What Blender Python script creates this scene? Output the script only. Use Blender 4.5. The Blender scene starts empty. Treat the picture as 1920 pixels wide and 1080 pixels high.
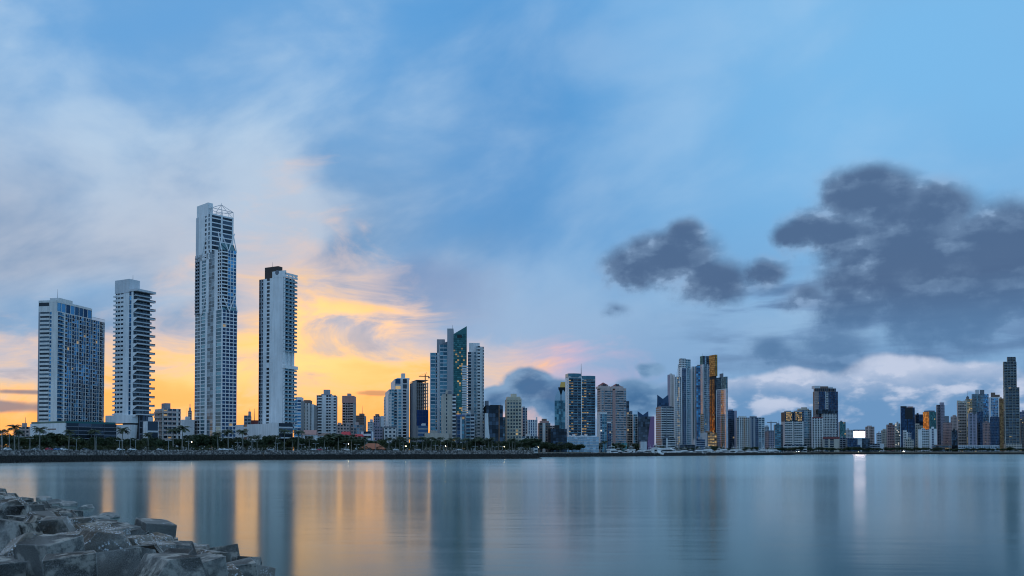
import bpy, math, random
from mathutils import Vector, Matrix
R = math.radians
random.seed(7)
scene = bpy.context.scene
COL = scene.collection

# ------------------------------------------------------------------ camera
FPX = 1663.0                      # focal length in pixels of the 1920 px frame
PITCH = R(1.3)
HOR = 846.0                       # row of the horizon
YPP = HOR - FPX * math.tan(PITCH)
CAMZ = 6.0
cam = bpy.data.cameras.new('camera')
cam.sensor_width = 36.0
cam.lens = FPX / 1920 * 36.0
cam.shift_y = (YPP - 540) / 1920
cam.clip_start = 0.5
cam.clip_end = 60000
camo = bpy.data.objects.new('camera', cam)
COL.objects.link(camo)
camo.location = (0, 0, CAMZ)
camo.rotation_euler = (R(90) + PITCH, 0, 0)
scene.camera = camo

scene.render.engine = 'CYCLES'
scene.cycles.use_denoising = True
scene.cycles.filter_width = 1.1
scene.cycles.max_bounces = 6
scene.cycles.diffuse_bounces = 2
scene.cycles.glossy_bounces = 4
scene.cycles.transparent_max_bounces = 6
scene.cycles.caustics_reflective = True
scene.cycles.caustics_refractive = False
scene.cycles.sample_clamp_indirect = 4.0
vs = scene.view_settings
vs.view_transform = 'Standard'
vs.look = 'None'
vs.exposure = 0.0
vs.gamma = 1.0
vs.use_curve_mapping = False

def wx(px, D):                    # world X of a column of the photograph at ground distance D
    return (px - 960) / FPX * D * math.cos(PITCH)
def wz(py, D):                    # world Z of a row at ground distance D
    b = (YPP - py) / FPX
    return CAMZ + D * (math.sin(PITCH) + b * math.cos(PITCH)) / (math.cos(PITCH) - b * math.sin(PITCH))
def srgb(r, g, b):
    f = lambda c: (c / 255 / 12.92) if c / 255 <= 0.04045 else ((c / 255 + 0.055) / 1.055) ** 2.4
    return (f(r), f(g), f(b), 1.0)

# ------------------------------------------------------------------ node helper
class E:
    tree = None
    def __init__(s, v): s.v = v
    @staticmethod
    def m(op, *a, clamp=False):
        n = E.tree.nodes.new('ShaderNodeMath'); n.operation = op; n.use_clamp = clamp
        for i, x in enumerate(a): E.put(n.inputs[i], x)
        return E(n.outputs[0])
    @staticmethod
    def put(sock, x):
        if isinstance(x, E): x = x.v
        if isinstance(x, bpy.types.NodeSocket): E.tree.links.new(x, sock)
        else: sock.default_value = x
    def __add__(s, o): return E.m('ADD', s, o)
    __radd__ = __add__
    def __sub__(s, o): return E.m('SUBTRACT', s, o)
    def __rsub__(s, o): return E.m('SUBTRACT', o, s)
    def __mul__(s, o): return E.m('MULTIPLY', s, o)
    __rmul__ = __mul__
    def __truediv__(s, o): return E.m('DIVIDE', s, o)
    def __neg__(s): return E.m('MULTIPLY', s, -1.0)
def emin(a, b): return E.m('MINIMUM', a, b)
def emax(a, b): return E.m('MAXIMUM', a, b)
def sstep(x, a, b, lo=0.0, hi=1.0):
    n = E.tree.nodes.new('ShaderNodeMapRange'); n.interpolation_type = 'SMOOTHSTEP'
    E.put(n.inputs[0], x)
    for i, v in enumerate((a, b, lo, hi)): E.put(n.inputs[i + 1], v)
    return E(n.outputs[0])
def vec(x, y, z=0.0):
    n = E.tree.nodes.new('ShaderNodeCombineXYZ')
    for i, v in enumerate((x, y, z)): E.put(n.inputs[i], v)
    return E(n.outputs[0])
def noise(v, scale=1.0, detail=4.0, rough=0.5, dist=0.0):
    n = E.tree.nodes.new('ShaderNodeTexNoise')
    if v is not None: E.put(n.inputs['Vector'], v)
    n.inputs['Scale'].default_value = scale; n.inputs['Detail'].default_value = detail
    n.inputs['Roughness'].default_value = rough; n.inputs['Distortion'].default_value = dist
    return E(n.outputs[0])
def mixc(f, a, b):
    n = E.tree.nodes.new('ShaderNodeMix'); n.data_type = 'RGBA'
    E.put(n.inputs[0], f); E.put(n.inputs[6], a); E.put(n.inputs[7], b)
    return E(n.outputs[2])
def gauss(x, y, x0, y0, sx, sy):
    dx = (x - x0) / sx; dy = (y - y0) / sy
    return E.m('EXPONENT', -(dx * dx + dy * dy))

# ------------------------------------------------------------------ sky: clear dusk sky, high veil, sunset glow, clouds
SUN_AZ = -14.9                    # degrees from the camera's forward axis, negative to the left
SUN_EL = 4.0
def build_world():
    w = bpy.data.worlds.new('World'); scene.world = w; w.use_nodes = True
    nt = w.node_tree; nt.nodes.clear(); E.tree = nt
    out = nt.nodes.new('ShaderNodeOutputWorld'); bg = nt.nodes.new('ShaderNodeBackground')
    nt.links.new(bg.outputs[0], out.inputs[0])
    sky = nt.nodes.new('ShaderNodeTexSky'); sky.sky_type = 'NISHITA'; sky.sun_disc = False
    sky.sun_elevation = R(SUN_EL); sky.sun_rotation = R(SUN_AZ); sky.altitude = 0; sky.air_density = 1.0
    sky.dust_density = 0.6; sky.ozone_density = 3.0
    tc = nt.nodes.new('ShaderNodeTexCoord'); sp = nt.nodes.new('ShaderNodeSeparateXYZ')
    nt.links.new(tc.outputs['Generated'], sp.inputs[0])
    x, y, z = (E(sp.outputs[i]) for i in range(3))
    DEG = 180 / math.pi
    az = E.m('ARCTAN2', x, y) * DEG
    el = E.m('ARCSINE', z, clamp=False) * DEG
    elc = emax(el, 0.0)
    def A(px): return math.degrees(math.atan((px - 960) / FPX))
    def H(px, py): return math.degrees(math.atan((HOR - py) / math.hypot(FPX, px - 960)))
    d3 = E(tc.outputs['Generated'])
    # warp shared by all cloud shapes
    w1 = noise(d3, 9.0, 4, 0.5) - 0.5
    w2 = noise(vec(x, z, y), 11.0, 4, 0.5) - 0.5
    fine = noise(d3, 17.0, 8, 0.61) - 0.5
    azw = az + w1 * 9.0; elw = el + w2 * 5.0
    # 1 clear sky
    right = sstep(az, -4, 22)
    deep = mixc(sstep(elc, 2, 26), srgb(128, 172, 213), srgb(92, 165, 228))
    deep = mixc(right * sstep(elc, 6, 20) * 0.9, deep, srgb(130, 195, 244))
    midblue = gauss(azw, elw, A(960), H(960, 330), 7.0, 11.0)
    deep = mixc(midblue * 0.75, deep, srgb(66, 144, 210))
    # overhead, out of the frame, the overcast is brightened to light the facades
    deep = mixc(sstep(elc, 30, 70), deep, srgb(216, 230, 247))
    nis = nt.nodes.new('ShaderNodeMix'); nis.data_type = 'RGBA'; nis.blend_type = 'MULTIPLY'
    nis.inputs[0].default_value = 1.0
    nt.links.new(sky.outputs[0], nis.inputs[6]); nis.inputs[7].default_value = (0.10, 0.10, 0.10, 1)
    col = mixc(0.10, deep, E(nis.outputs[2]))
    # 2 high veil, soft streaks
    sx_ = az * 0.94 + el * 0.30; sy_ = az * -0.30 + el * 0.94
    streak = noise(vec(sx_ * 0.065, sy_ * 0.115, 0.3), 1.3, 6, 0.50, 0.25)
    streak2 = noise(vec(sx_ * 0.04 + 4.0, sy_ * 0.085, 1.7), 1.5, 3, 0.45, 0.3)
    left = sstep(azw, 9, -20)
    veil = (left * 0.38 + 0.38) * sstep(streak * 0.6 + streak2 * 0.4, 0.30, 0.68)
    vcol = mixc(sstep(streak, 0.34, 0.66), srgb(124, 170, 215), srgb(180, 207, 233))
    col = mixc(emin(veil + left * 0.30, 1.0), col, vcol)
    # greyer, heavier veil lower down on the left and lavender in the middle
    greyb = sstep(azw, 5, -16) * sstep(elw, 22, 10) * sstep(az, -95, -50) * sstep(streak2, 0.22, 0.5)
    col = mixc(greyb * 0.9, col, mixc(sstep(streak, 0.36, 0.6), srgb(118, 148, 184), srgb(186, 194, 210)))
    dusk = sstep(gauss(azw, elw, A(800), H(800, 560), 5.5, 3.6) + (streak - 0.5) * 0.8, 0.3, 0.9)
    col = mixc(dusk * 0.6, col, srgb(120, 142, 184))
    lav = sstep(azw, 20, 4) * sstep(elw, 12, 5) * sstep(az, -12, -2)
    col = mixc(lav * 0.8, col, srgb(152, 178, 212))
    # 3 glow of the sun just gone, over the left half of the horizon
    gh = 2.6 + gauss(az, el * 0.0, -12.8, 0.0, 8.6, 1.0) * 9.4 + gauss(az, el * 0.0, -36.0, 0.0, 17.0, 1.0) * 4.2 + gauss(az, el * 0.0, 5.0, 0.0, 7.0, 1.0) * 3.0
    gs = noise(vec(az * 0.075 - el * 0.03, el * 0.21, 2.0), 1.9, 6, 0.58, 0.6)
    t = elc / gh + (gs - 0.5) * 1.9 + w2 * 0.5
    amp = sstep(az, 17, 4) * sstep(az, -110, -50)
    pinkness = sstep(az, -2.5, 5)
    outer = mixc(pinkness, srgb(224, 202, 196), srgb(206, 184, 208))
    mid = mixc(pinkness, srgb(248, 206, 158), srgb(236, 190, 184))
    core = mixc(pinkness, mixc(sstep(elc + (gs - 0.5) * 16.0, 1.0, 7.0), (1.32, 0.53, 0.125, 1.0), (1.45, 0.73, 0.26, 1.0)), srgb(252, 204, 166))
    col = mixc(amp * sstep(t, 1.30, 0.70) * 0.85, col, outer)
    col = mixc(amp * sstep(t, 0.92, 0.50) * 0.9, col, mid)
    col = mixc(amp * sstep(t, 0.70, 0.28) * 0.92, col, core)
    hot = gauss(azw, elw, A(640), H(640, 605), 4.6, 1.3) + 0.8 * gauss(azw, elw, A(520), H(520, 690), 7.0, 1.5)
    col = mixc(amp * emin(hot, 1.0) * sstep(gs, 0.62, 0.40) * 0.95, col, (1.55, 0.84, 0.32, 1.0))
    # thin grey-mauve bars of cloud across the glow
    bar = sstep(gs + streak * 0.7, 0.96, 1.12) * sstep(el, 11.0, 2.0) * sstep(az, -2, -8) * sstep(az, -70, -50)
    col = mixc(bar * 0.55, col, srgb(176, 148, 140))
    lbar = sstep(gauss(azw, el, A(20), H(20, 762), 3.0, 0.45) + gauss(azw, el, A(60), H(60, 735), 2.0, 0.2) * 0.8 + fine * 0.5, 0.30, 0.75)
    col = mixc(lbar * 0.85, col, srgb(134, 130, 144))
    wisp = sstep(gauss(azw, el, A(700), H(700, 737), 1.5, 0.25) + fine * 0.6, 0.35, 0.8)
    col = mixc(wisp * 0.7, col, srgb(186, 138, 110))
    # 4 low blue-grey band on the right half of the horizon
    low = sstep(az, 3, 10) * sstep(el, 9, 2)
    col = mixc(low * 0.75, col, srgb(112, 158, 204))
    # clouds made of soft heaps: each heap is a swarm of rounded lumps with frayed edges
    K = 1.75
    ca = az + w1 * 2.6 + fine * 1.5; ce = (el + w2 * 1.7 + fine * 1.1) * K
    cv = vec(ca, ce)
    def heap(blobs, k, lo, hi, soft=0.25):
        dn = None
        for (px, py, r, am) in blobs:
            n = nt.nodes.new('ShaderNodeVectorMath'); n.operation = 'DISTANCE'
            nt.links.new(cv.v, n.inputs[0]); n.inputs[1].default_value = (A(px), H(px, py) * K, 0)
            g = E.m('MULTIPLY_ADD', E(n.outputs['Value']), -am / math.degrees(r / FPX), am)
            dn = g if dn is None else E.m('SMOOTH_MAX', dn, g, soft)
        dn = dn + fine * k
        return dn, sstep(dn, lo, hi)
    lump = noise(vec(az * 0.26, el * 0.50, 9.0), 1.5, 5, 0.5)
    lump2 = noise(vec(az * 0.26 - 0.20, el * 0.50 + 0.36, 9.0), 1.5, 4, 0.5)      # the same heaps sampled towards the light: lit upper rims
    rim = sstep(lump - lump2, -0.05, 0.20)
    slow = noise(vec(az * 0.13, el * 0.30, 4.0), 1.6, 4, 0.5)
    # soft flat layers under the dark cloud, on the right
    lay = noise(vec(az * 0.10 + fine * .3, el * 0.62, 6.0), 1.4, 5, 0.52, 0.3)
    layers = sstep(lay, 0.40, 0.60) * sstep(azw, 9, 17) * sstep(elw, 3.6, 5.6) * sstep(elw, 12.0, 9.5)
    col = mixc(layers * 0.85, col, mixc(sstep(lay, 0.48, 0.72), srgb(112, 148, 190), srgb(80, 112, 154)))
    # pale cumulus low on the right
    dn, mk = heap([(1690, 738, 130, 1.0), (1620, 768, 120, .9), (1800, 756, 125, .9), (1490, 748, 105, .9), (1400, 758, 90, .8), (1890, 800, 90, .8), (1760, 800, 160, .8), (1560, 790, 140, .8),
                   (1010, 792, 90, .8), (1120, 800, 110, .8), (935, 765, 55, .8)], 0.34, 0.02, 0.18)
    shade = sstep(lump * 0.45 + rim * 0.30 + (el - 3.3) * 0.17, 0.12, 0.62)
    ccol = mixc(shade, srgb(106, 148, 192), srgb(196, 206, 228))
    ccol = mixc(sstep(az, 6, -2) * 0.75, ccol, srgb(240, 200, 190))
    col = mixc(mk * 0.95, col, ccol)
    # blue-grey bank in the middle, behind the towers
    dn, mk = heap([(985, 726, 72, 1.0), (1050, 746, 72, 1.0), (925, 744, 46, .9), (1190, 752, 84, .8), (1130, 756, 64, .8), (1216, 693, 30, .4), (1240, 690, 24, .35), (1290, 756, 80, .7)], 0.6, 0.04, 0.26)
    dcol = mixc(sstep(dn + lump * 0.8 - rim * .4, 0.3, 1.1), srgb(124, 160, 196), srgb(62, 108, 152))
    col = mixc(mk * 0.96, col, dcol)
    # slate clouds on the right
    dn, mk = heap([(1255, 482, 118, 1.0), (1200, 505, 84, .85), (1330, 522, 90, .85), (1280, 438, 60, .85), (1440, 505, 58, .7), (1168, 580, 30, .35), (1150, 590, 26, .3),
                   (1632, 362, 104, 1.0), (1730, 392, 108, 1.0), (1570, 436, 104, .9), (1500, 440, 50, .7), (1690, 462, 150, 1.0), (1870, 480, 160, 1.0), (2010, 500, 190, 1.0),
                   (1650, 530, 130, .9), (1840, 540, 130, .9), (1600, 585, 80, .7), (1830, 600, 130, .7), (1520, 560, 50, .7), (1440, 672, 80, .7), (1560, 655, 90, .7), (2300, 560, 340, .9), (1760, 500, 150, 1.0), (1760, 580, 120, .8)], 0.72, -0.06, 0.44)
    tone = sstep(dn * 0.60 + slow * 0.75 + lump * 0.45 + fine * 0.5 - rim * 0.25, 0.38, 1.05)
    kcol = mixc(sstep(tone, 0.0, 0.5), srgb(142, 170, 204), srgb(100, 126, 160))
    kcol = mixc(sstep(tone, 0.4, 1.0), kcol, srgb(76, 101, 137))
    kcol = mixc(sstep(el, 10.5, 6.5) * 0.65, kcol, srgb(90, 132, 176))
    col = mixc(mk * 0.94, col, kcol)
    # below the horizon: plain
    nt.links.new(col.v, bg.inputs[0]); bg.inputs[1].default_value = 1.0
    w.cycles.sampling_method = 'MANUAL'; w.cycles.sample_map_resolution = 256
build_world()

sun = bpy.data.lights.new('sun', 'SUN'); sun.energy = 0.2; sun.angle = R(1.0); sun.color = (1.0, 0.62, 0.32)
suno = bpy.data.objects.new('sun', sun); COL.objects.link(suno)
sd = Vector((math.sin(R(SUN_AZ)) * math.cos(R(SUN_EL)), math.cos(R(SUN_AZ)) * math.cos(R(SUN_EL)), math.sin(R(SUN_EL))))
suno.rotation_euler = (-sd).to_track_quat('-Z', 'Y').to_euler()

# ------------------------------------------------------------------ materials
MATS = {}
def new_mat(name):
    m = bpy.data.materials.new(name); m.use_nodes = True; MATS[name] = m
    nt = m.node_tree; E.tree = nt
    return m, nt, nt.nodes['Principled BSDF']
def objco():
    n = E.tree.nodes.new('ShaderNodeTexCoord'); return n
def geo_pos():
    n = E.tree.nodes.new('ShaderNodeNewGeometry'); return E(n.outputs['Position'])
def attr(name):
    n = E.tree.nodes.new('ShaderNodeAttribute'); n.attribute_name = name; return E(n.outputs['Fac'])
def bump(nt, bsdf, h, strength, dist):
    b = nt.nodes.new('ShaderNodeBump'); b.inputs['Strength'].default_value = strength; b.inputs['Distance'].default_value = dist
    E.put(b.inputs['Height'], h); nt.links.new(b.outputs[0], bsdf.inputs['Normal'])
def lin(c, k=1.0): return (c[0] * k, c[1] * k, c[2] * k, 1.0)

def wall_mat(name, c, rough=0.75, streak=0.16):
    m, nt, b = new_mat(name)
    p = geo_pos()
    sp = nt.nodes.new('ShaderNodeSeparateXYZ'); E.put(sp.inputs[0], p)
    n1 = noise(vec(E(sp.outputs[0]) * 0.5, E(sp.outputs[1]) * 0.5, E(sp.outputs[2]) * 0.04), 1.0, 4, 0.6)
    n2 = noise(p, 0.09, 4, 0.6)
    f = sstep(n1 * 0.6 + n2 * 0.4, 0.35, 0.65)
    E.put(b.inputs['Base Color'], mixc(f, lin(c, 1 - streak), lin(c, 1 + streak * 0.4)))
    b.inputs['Roughness'].default_value = rough
    return m
def glass_mat(name, c0, c1, metallic=0.75, rough=0.09):
    m, nt, b = new_mat(name)
    r = attr('rnd')
    E.put(b.inputs['Base Color'], mixc(r, c0 + (1,), c1 + (1,)))
    b.inputs['Metallic'].default_value = metallic
    b.inputs['Roughness'].default_value = rough
    p = geo_pos()
    bump(nt, b, noise(p, 0.35, 2, 0.5), 0.25, 0.05)
    return m
def lit_mat(name, c, s):
    m, nt, b = new_mat(name)
    b.inputs['Base Color'].default_value = (0.2, 0.18, 0.14, 1)
    b.inputs['Emission Color'].default_value = c + (1,)
    E.put(b.inputs['Emission Strength'], (attr('rnd') * 0.8 + 0.3) * s)
    return m
# ------------------------------------------------------------------ mesh helpers
class MB:
    def __init__(s): s.v = []; s.f = []; s.r = []
    def quad(s, a, b, c, d, r=0.0):
        n = len(s.v); s.v += [a, b, c, d]; s.f.append((n, n + 1, n + 2, n + 3)); s.r.append(r)
    def tri(s, a, b, c, r=0.0):
        n = len(s.v); s.v += [a, b, c]; s.f.append((n, n + 1, n + 2)); s.r.append(r)
    def hexa(s, p, r=0.0):          # 8 points: bottom loop 0-3, top loop 4-7
        n = len(s.v); s.v += p
        for q in ((3, 2, 1, 0), (4, 5, 6, 7), (0, 1, 5, 4), (1, 2, 6, 5), (2, 3, 7, 6), (3, 0, 4, 7)):
            s.f.append(tuple(n + i for i in q)); s.r.append(r)
    def box(s, x0, x1, y0, y1, z0, z1, r=0.0):
        s.hexa([(x0, y0, z0), (x1, y0, z0), (x1, y1, z0), (x0, y1, z0), (x0, y0, z1), (x1, y0, z1), (x1, y1, z1), (x0, y1, z1)], r)
    def prism(s, pts, z0, z1, r=0.0):   # counter-clockwise outline
        n = len(s.v); k = len(pts)
        s.v += [(p[0], p[1], z0) for p in pts] + [(p[0], p[1], z1) for p in pts]
        s.f.append(tuple(n + k - 1 - i for i in range(k))); s.f.append(tuple(n + k + i for i in range(k))); s.r += [r, r]
        for i in range(k):
            j = (i + 1) % k; s.f.append((n + i, n + j, n + k + j, n + k + i)); s.r.append(r)
    def tube(s, p0, p1, r0, r1, n=6, r=0.0, caps=True):
        p0 = Vector(p0); p1 = Vector(p1); d = (p1 - p0)
        if d.length < 1e-6: return
        d.normalize(); a = d.orthogonal().normalized(); b = d.cross(a)
        k = len(s.v)
        for (p, rr) in ((p0, r0), (p1, r1)):
            for i in range(n):
                t = 2 * math.pi * i / n; q = p + a * (math.cos(t) * rr) + b * (math.sin(t) * rr); s.v.append(tuple(q))
        for i in range(n):
            j = (i + 1) % n; s.f.append((k + i, k + j, k + n + j, k + n + i)); s.r.append(r)
        if caps:
            s.f.append(tuple(k + n - 1 - i for i in range(n))); s.f.append(tuple(k + n + i for i in range(n))); s.r += [r, r]
    def mesh(s, name, mat, smooth=False):
        me = bpy.data.meshes.new(name); me.from_pydata(s.v, [], s.f)
        a = me.attributes.new('rnd', 'FLOAT', 'FACE'); a.data.foreach_set('value', s.r)
        me.materials.append(MATS[mat] if isinstance(mat, str) else mat)
        if smooth: me.polygons.foreach_set('use_smooth', [True] * len(s.f))
        me.update(); return me
    def build(s, name, mat, parent=None, kind=None, smooth=False, label=None):
        return link(name, s.mesh(name, mat, smooth), parent, kind, label)
def link(name, me, parent=None, kind=None, label=None, loc=None):
    o = bpy.data.objects.new(name, me); COL.objects.link(o)
    if parent is not None: o.parent = parent
    if kind: o['kind'] = kind
    if label: o['label'] = label
    if loc: o.location = loc
    return o
def thing(name, label, cat, loc=(0, 0, 0), rz=0.0, group=None):
    o = bpy.data.objects.new(name, None); COL.objects.link(o); o.empty_display_size = 1.0
    o.location = loc; o.rotation_euler = (0, 0, rz); o['label'] = label; o['category'] = cat
    if group: o['group'] = group
    return o
def tag(o, label, cat, group=None):
    o['label'] = label; o['category'] = cat
    if group: o['group'] = group
    return o
def dup(root, loc, rz=0.0, scale=None, label=None, group=None):
    r = root.copy(); COL.objects.link(r); r.location = loc; r.rotation_euler = (0, 0, rz)
    if scale is not None: r.scale = scale
    if label: r['label'] = label
    if group: r['group'] = group
    for ch in root.children:
        c = ch.copy(); COL.objects.link(c); c.parent = r
        for g in ch.children:
            d = g.copy(); COL.objects.link(d); d.parent = c
    return r

# ------------------------------------------------------------------ water, land
def water_mat():
    m, nt, b = new_mat('bay_water')
    p = geo_pos(); sp = nt.nodes.new('ShaderNodeSeparateXYZ'); E.put(sp.inputs[0], p)
    X, Y = E(sp.outputs[0]), E(sp.outputs[1])
    big = noise(vec(X * 0.004, Y * 0.012, 0.0), 1.0, 3, 0.5)
    nt.nodes.remove(b)
    out = nt.nodes['Material Output']
    df = nt.nodes.new('ShaderNodeBsdfDiffuse'); df.inputs[0].default_value = (0.003, 0.060, 0.068, 1)
    gl = nt.nodes.new('ShaderNodeBsdfGlossy'); gl.inputs['Color'].default_value = (0.90, 0.96, 0.92, 1)
    E.put(gl.inputs['Roughness'], sstep(big, 0.3, 0.7, -0.015, 0.015) + sstep(Y, 50, 380, 0.15, 0.20))
    rip = noise(vec(X * 0.22, Y * 0.9, 0.0), 1.0, 4, 0.55)
    rip2 = noise(vec(X * 0.05, Y * 0.16, 3.0), 1.0, 3, 0.5)
    bp = nt.nodes.new('ShaderNodeBump'); bp.inputs['Strength'].default_value = 0.2; bp.inputs['Distance'].default_value = 1.0
    E.put(bp.inputs['Height'], rip * 0.05 + rip2 * 0.22); nt.links.new(bp.outputs[0], gl.inputs['Normal'])
    lw = nt.nodes.new('ShaderNodeLayerWeight'); lw.inputs['Blend'].default_value = 0.5
    f = E(lw.outputs['Facing'])
    mx = nt.nodes.new('ShaderNodeMixShader'); E.put(mx.inputs[0], E.m('POWER', f, 6.5) * 0.98)
    nt.links.new(df.outputs[0], mx.inputs[1]); nt.links.new(gl.outputs[0], mx.inputs[2]); nt.links.new(mx.outputs[0], out.inputs[0])
    return m
water_mat()
wall_mat('ground_paving', (0.16, 0.16, 0.16), 0.9)
wall_mat('ground_soil', (0.10, 0.09, 0.07), 0.95)
wall_mat('sea_bed', (0.05, 0.06, 0.06), 0.95)

def P(px, D): return (wx(px, D), D)
SHORE_A = [(-700, 330), (-150, 408), (0, 453), (250, 540), (500, 615), (760, 668), (1008, 714)]          # first seawall, ends in a spit
BREAK = [(1008, 905), (1150, 1010), (1300, 1170), (1490, 1440)]                                         # second wall / marina breakwater
SHORE_C = [(1480, 1640), (1560, 1740), (1700, 1790), (1920, 1800), (2400, 1830), (3200, 1900)]
LAND_EDGE = [P(*p) for p in SHORE_A] + [P(975, 770), P(965, 850), P(1008, 905), P(1060, 960), P(1165, 1120), P(1300, 1330), P(1420, 1500)] + [P(*p) for p in SHORE_C]
GZ = 5.0
def build_setting():
    w = MB(); w.quad((-14000, -600, 0), (14000, -600, 0), (14000, 14000, 0), (-14000, 14000, 0))
    w.build('water', 'bay_water', kind='structure')
    # land: inset a little from the toe of the seawall, with a skirt to the sea floor
    n = len(LAND_EDGE); g = MB()
    inner = []
    for i, p in enumerate(LAND_EDGE):
        a = Vector(LAND_EDGE[max(i - 1, 0)]); b = Vector(LAND_EDGE[min(i + 1, n - 1)])
        t = (b - a).normalized(); nn = Vector((-t.y, t.x))
        q = Vector(p) + nn * 7.5; inner.append((q.x, q.y))
    far = 13000.0
    base = len(g.v)
    for (x, y) in inner: g.v.append((x, y, GZ))
    for (x, y) in inner: g.v.append((x * (far / max(y, 1)) if y > 0 else x, far, GZ))
    for (x, y) in LAND_EDGE: g.v.append((x, y, -1.0))
    for i in range(n - 1):
        g.f.append((i, i + 1, n + i + 1, n + i)); g.r.append(0)
        g.f.append((2 * n + i, 2 * n + i + 1, i + 1, i)); g.r.append(0)
    g.build('ground', 'ground_soil', kind='structure')
build_setting()
# ------------------------------------------------------------------ building materials
for nm, c in dict(white=(.81, .82, .84), offwhite=(.74, .73, .72), pale=(.60, .62, .66), grey=(.34, .36, .40), slate=(.17, .19, .23), beige=(.52, .47, .41),
                  cream=(.60, .53, .42), pink=(.56, .44, .42), rose=(.46, .27, .25), brown=(.20, .14, .12), umber=(.055, .04, .035), concrete=(.30, .30, .31),
                  black=(.022, .025, .03), redroof=(.55, .045, .06), tile=(.42, .15, .085), maroon=(.22, .06, .06), copper=(.35, .18, .10), red=(.5, .04, .04),
                  lilac=(.36, .33, .42), whitepaint=(.80, .80, .80), bluepaint=(.10, .16, .34)).items():
    wall_mat(nm, c)
glass_mat('g_blue', (.015, .05, .11), (.15, .46, .74))
glass_mat('g_teal', (.03, .10, .14), (.16, .33, .39))
glass_mat('g_green', (.03, .11, .11), (.09, .25, .24))
glass_mat('g_dark', (.015, .022, .03), (.08, .11, .15))
glass_mat('g_navy', (.015, .035, .075), (.05, .10, .18))
glass_mat('g_grey', (.05, .08, .10), (.20, .28, .33))
glass_mat('g_magenta', (.15, .085, .16), (.23, .125, .22), 0.85)
glass_mat('g_pale', (.22, .30, .36), (.44, .56, .64))
glass_mat('g_gold', (.30, .15, .035), (.75, .42, .12), 0.9)
glass_mat('g_bronze', (.10, .05, .02), (.45, .25, .09), 0.9)
glass_mat('g_pink', (.40, .36, .42), (.62, .56, .60), 0.85)
glass_mat('g_window', (.012, .02, .03), (.10, .15, .19), 0.35)
lit_mat('lit_warm', (1.0, .66, .26), 0.45)
lit_mat('lit_white', (1.0, .93, .82), 0.8)
lit_mat('lit_gold', (1.0, .60, .16), 0.42)
lit_mat('lit_screen', (1.0, .74, .80), 8.0)

INSET = 0.6
def rv():
    r = random.random()
    return r * r if random.random() < .7 else r
class Face:
    """maps (s along the face, z, o outwards) of one side of a box to local coordinates"""
    def __init__(f, side, x0, x1, y0, y1):
        f.side = side; f.x0, f.x1, f.y0, f.y1 = x0, x1, y0, y1
        f.W = (x1 - x0) if side == 'R' else (y1 - y0)
    def p(f, s, z, o):
        return (f.x0 + s, f.y0 - o, z) if f.side == 'R' else (f.x0 - o, f.y1 - s, z)
    def box(f, mb, s0, s1, z0, z1, o0, o1, r=0.0):
        a, b = f.p(s0, z0, o1), f.p(s1, z1, o0)
        mb.box(min(a[0], b[0]), max(a[0], b[0]), min(a[1], b[1]), max(a[1], b[1]), z0, z1, r)
    def pane(f, mb, s0, s1, z0, z1, o, r):
        mb.quad(f.p(s0, z0, o), f.p(s1, z0, o), f.p(s1, z1, o), f.p(s0, z1, o), r)

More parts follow.
